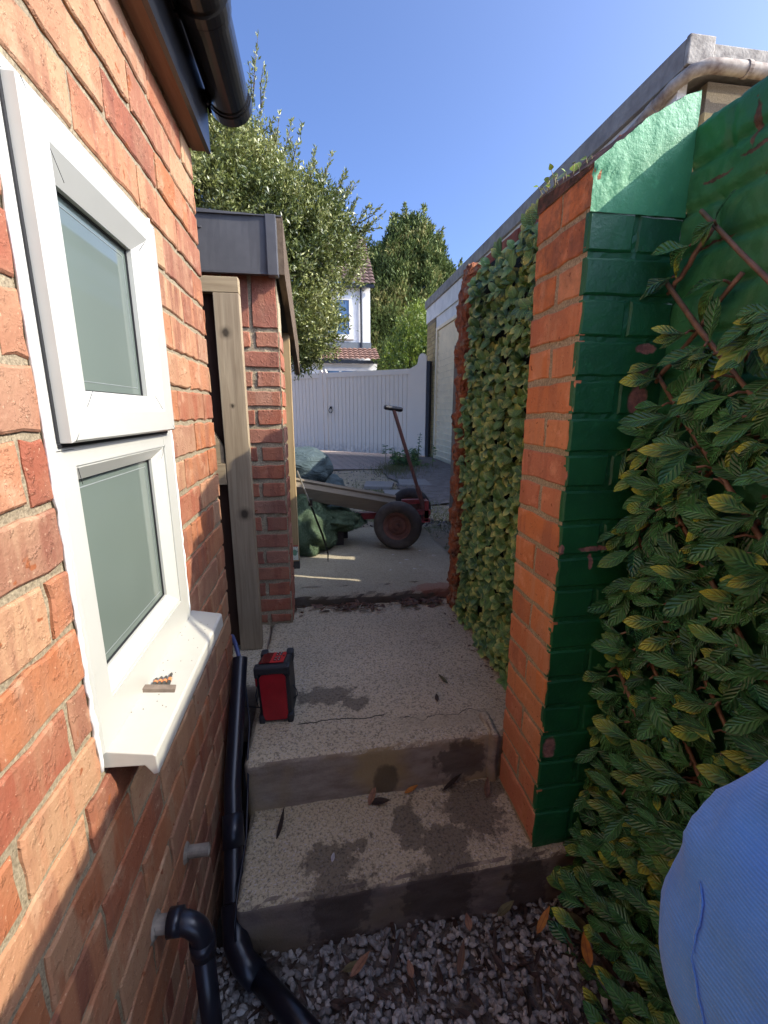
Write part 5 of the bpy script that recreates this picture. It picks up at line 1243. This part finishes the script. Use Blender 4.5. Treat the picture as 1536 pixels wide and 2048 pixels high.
fallen(.058, .752, ZG + .02, 'tan', .055, 30, 'rust leaf on the gravel near the middle of the picture foot', .2, .5, .018)
fallen(.045, .758, ZG + .012, 'olive', .055, 0, 'dull olive leaf beneath the rust leaf on the gravel', .05, .3)
fallen(.14, .76, ZG + .02, 'dark', .075, 60, 'long dark red-brown leaf strip lying across the gravel', .3, .3, .014)
fallen(.17, .73, ZG + .02, 'tan', .03, 100, 'tiny buff leaf right of the dark strip on the gravel', .3, .3, .016)
fallen(.29, .73, ZG + .02, 'brown', .06, 60, 'brown leaf standing on edge in the centre of the gravel', .3, .3, .016)
fallen(.64, .70, ZG + .02, 'brown', .055, 130, 'crumpled brown leaf under the trellis foliage on the gravel', .2, .8, .034)
fallen(.425, 1.385, Z2, 'olive', .05, 120, 'pale green leaf on the middle step near the hedge', .1, .3, .018)
fallen(.375, 1.28, Z2, 'dark', .022, 80, 'small black curled leaf on the right of the middle step', .5, .9, .014)
fallen(.005, .915, Z1, 'grey', .022, 75, 'small pale grey leaf on the wet patch of the lower step', .1, .2, .010)
fallen(.70, 4.2, ZY + .02, 'tan', .08, 20, 'pale leaf on the yard earth behind the far wheel', .1, .3)
# litter along foot of slab
mb = MB(); random.seed(13)
for i in range(230):
    x = random.uniform(-.13, .66); y = 2.065 - abs(random.gauss(0, .035)); 
    if .05 < x < .25 or .4 < x < .62 or random.random() < .4:
        a = random.uniform(0, 6.28); L = random.uniform(.015, .06); W = L * random.uniform(.15, .45)
        leaf(mb, (x, y, Z2 + .006 + random.uniform(0, .012)), (math.cos(a), math.sin(a) * .5, random.uniform(-.05, .3)), (random.uniform(-.6, .6), random.uniform(-.6, .6), 1), L, W, random.uniform(-.6, .6), .3, 4, None)
for i in range(26):
    x = random.gauss(.62, .04); y = random.uniform(1.2, 2.0); L = random.uniform(.01, .03); a = random.uniform(0, 6.28)
    leaf(mb, (min(x, .66), y, Z2 + .005), (math.cos(a), math.sin(a), .1), (0, 0, 1), L, L * .4, .3, .3, 3, None)
tag(mb.build('leaf_litter', dead("litter", (.17, .09, .055), (.07, .04, .025)), fix=False), 'dry leaf litter and twigs gathered along the foot of the slab', 'leaf litter', kind='stuff')
mb = MB(); random.seed(15)
for i in range(300):
    x = random.uniform(-.2, .7); y = random.uniform(.45, .82); L = random.uniform(.02, .055); a = random.uniform(0, 6.28)
    if x < .3 and random.random() < .55: continue
    leaf(mb, (x, y, ZG - .008 + .03 * mnoise.noise(Vector((x * 4, y * 4, 0))) + random.uniform(0, .012)), (math.cos(a), math.sin(a), random.uniform(-.2, .4)), (random.uniform(-.8, .8), random.uniform(-.8, .8), 1), L, L * random.uniform(.15, .4), random.uniform(-.6, .8), .3, 4, None)
tag(mb.build('leaf_litter', dead("litter_dark", (.085, .05, .035), (.03, .02, .015)), fix=False), 'dark rotting leaf fragments mixed through the gravel', 'leaf litter', kind='stuff')

# ================================================================= PERSON (sleeve at lower right)
pe = thing('person', 'person in a blue ribbed sweatshirt whose bent elbow fills the lower right corner', 'person', (.40, -.22, ZG))
def skin(name, verts, edges, radii, mat, parent, sub=2, root=0):
    me = bpy.data.meshes.new(name); off = wloc(parent); me.from_pydata([tuple(Vector(v) - off) for v in verts], edges, []); o = bpy.data.objects.new(name, me); col.objects.link(o); o.parent = parent
    md = o.modifiers.new('skin', 'SKIN'); md.use_smooth_shade = True
    for i, r in enumerate(radii): me.skin_vertices[0].data[i].radius = (r, r) if not isinstance(r, tuple) else r; 
    me.skin_vertices[0].data[root].use_root = True
    s2 = o.modifiers.new('sub', 'SUBSURF'); s2.levels = sub; s2.render_levels = sub
    me.materials.append(mat); return o
m_skin = Mat("skin", .5, .4); m_skin.set(Base_Color=m_skin.mix(m_skin.map(m_skin.noise(30), .4, .6), (.50, .30, .22), (.45, .25, .18)))
m_jean = simple("trousers", (.03, .035, .05), .9, .2, 60, .3, .001)
m_sw = Mat("blue_sweatshirt", .92, .15)
cz = m_sw.n('ShaderNodeSeparateXYZ'); m_sw.put(cz.inputs[0], m_sw.pos)
rib = m_sw.math('SINE', m_sw.math('MULTIPLY', m_sw.math('ADD', m_sw.math('MULTIPLY', cz.outputs[0], .8), m_sw.math('ADD', m_sw.math('MULTIPLY', cz.outputs[2], .75), m_sw.math('MULTIPLY', m_sw.noise(14, 2), .012))), 2600.0))
fine = m_sw.noise(900, 2, .7)
kk = m_sw.mix(m_sw.map(m_sw.noise(9, 4, .6), .35, .7), (.085, .28, .78), (.065, .225, .70)); kk = m_sw.mix(m_sw.map(rib, .3, 1, 0, .16), kk, (.06, .14, .38)); kk = m_sw.mix(m_sw.map(fine, .55, .75, 0, .3), kk, (.34, .50, .78))
m_sw.set(Base_Color=kk); m_sw.bump(m_sw.noise(18, 3), .4, .012); m_sw.bump(rib, .25, .0008); m_sw.bump(fine, .3, .0006); m_sw.b.inputs['Sheen Weight'].default_value = .25
# body: pelvis, torso, neck, head, legs, both arms
V = [(.42, -.36, -.42), (.42, -.37, -.22), (.42, -.36, .02), (.42, -.35, .12), (.42, -.34, .20), (.42, -.34, .33),
     (.33, -.36, -.50), (.32, -.36, -.86), (.32, -.38, -1.22), (.32, -.30, -1.25), (.51, -.36, -.50), (.52, -.36, -.86), (.52, -.38, -1.22), (.52, -.30, -1.25),
     (.26, -.35, .04), (.20, -.36, -.18), (.22, -.30, -.40), (.24, -.24, -.46),
     (.56, -.33, .04), (.46, -.01, -.10), (.303, .186, -.296), (.262, .130, -.425), (.245, .03, -.54)]
Ed = [(0, 1), (1, 2), (2, 3), (3, 4), (4, 5), (0, 6), (6, 7), (7, 8), (8, 9), (0, 10), (10, 11), (11, 12), (12, 13), (2, 14), (14, 15), (15, 16), (16, 17), (2, 18), (18, 19), (19, 20), (20, 21), (21, 22)]
Rd = [.12, .115, .13, .055, .055, .085, .075, .055, .040, .035, .075, .055, .040, .035, .055, .042, .032, .035, .055, .045, .045, .034, .036]
body = skin('body', V, Ed, Rd, m_skin.m, pe)
jm = skin('sweatshirt', [V[0], V[1], V[2], (.42, -.355, .09), V[14], V[15], V[16], V[18], V[19], V[20], V[21]], [(0, 1), (1, 2), (2, 3), (2, 4), (4, 5), (5, 6), (2, 7), (7, 8), (8, 9), (9, 10)], [.135, .13, .145, .08, .07, .06, .048, .09, .092, .092, .085], m_sw.m, pe, 4)
tx = bpy.data.textures.new('folds', 'CLOUDS'); tx.noise_scale = .13; tx.noise_depth = 2
dsp = jm.modifiers.new('folds', 'DISPLACE'); dsp.texture = tx; dsp.texture_coords = 'LOCAL'; dsp.strength = .045; dsp.mid_level = .5
tx2 = bpy.data.textures.new('creases', 'MUSGRAVE') if False else bpy.data.textures.new('creases', 'MARBLE'); tx2.noise_scale = .06; tx2.turbulence = 5
ds2 = jm.modifiers.new('creases', 'DISPLACE'); ds2.texture = tx2; ds2.texture_coords = 'LOCAL'; ds2.strength = .006; ds2.mid_level = .5
sm = MB(); pth = [Vector((.205, .20, -.285)), Vector((.200, .175, -.32)), Vector((.205, .15, -.36)), Vector((.205, .12, -.40)), (Vector((.20, .09, -.44)))]
vs = []; fs = []; nn = 48
for i in range(nn + 1):
    t = i / nn * (len(pth) - 1); a_ = min(int(t), len(pth) - 2); q = pth[a_].lerp(pth[a_ + 1], t - a_)
    for k in (-1, 0, 1): vs.append(q + Vector((.0016 * k, .0010 * k, .0002 * k)))
for i in range(nn):
    for k in (0, 1): fs.append([i * 3 + k, i * 3 + k + 1, i * 3 + k + 4, i * 3 + k + 3])
sm.add(vs, fs); seam = sm.build('seam', m_sw.m, jm, smooth=True)
sw_ = seam.modifiers.new('w', 'SHRINKWRAP'); sw_.target = jm; sw_.wrap_method = 'NEAREST_SURFACEPOINT'; sw_.wrap_mode = 'OUTSIDE_SURFACE'; sw_.offset = .0008
so_ = seam.modifiers.new('s', 'SOLIDIFY'); so_.thickness = .0009
tr_ = skin('trousers', [V[0], V[6], V[7], V[8], V[10], V[11], V[12]], [(0, 1), (1, 2), (2, 3), (0, 4), (4, 5), (5, 6)], [.13, .09, .07, .055, .09, .07, .055], m_jean, pe)
mb = MB(); blob(mb, (.42, -.345, .375), (.095, .11, .10), amp=.06, seed=4); mb.build('hair', simple("hair", (.04, .028, .02), .7, .2, 60, .4, .002), pe, smooth=True)
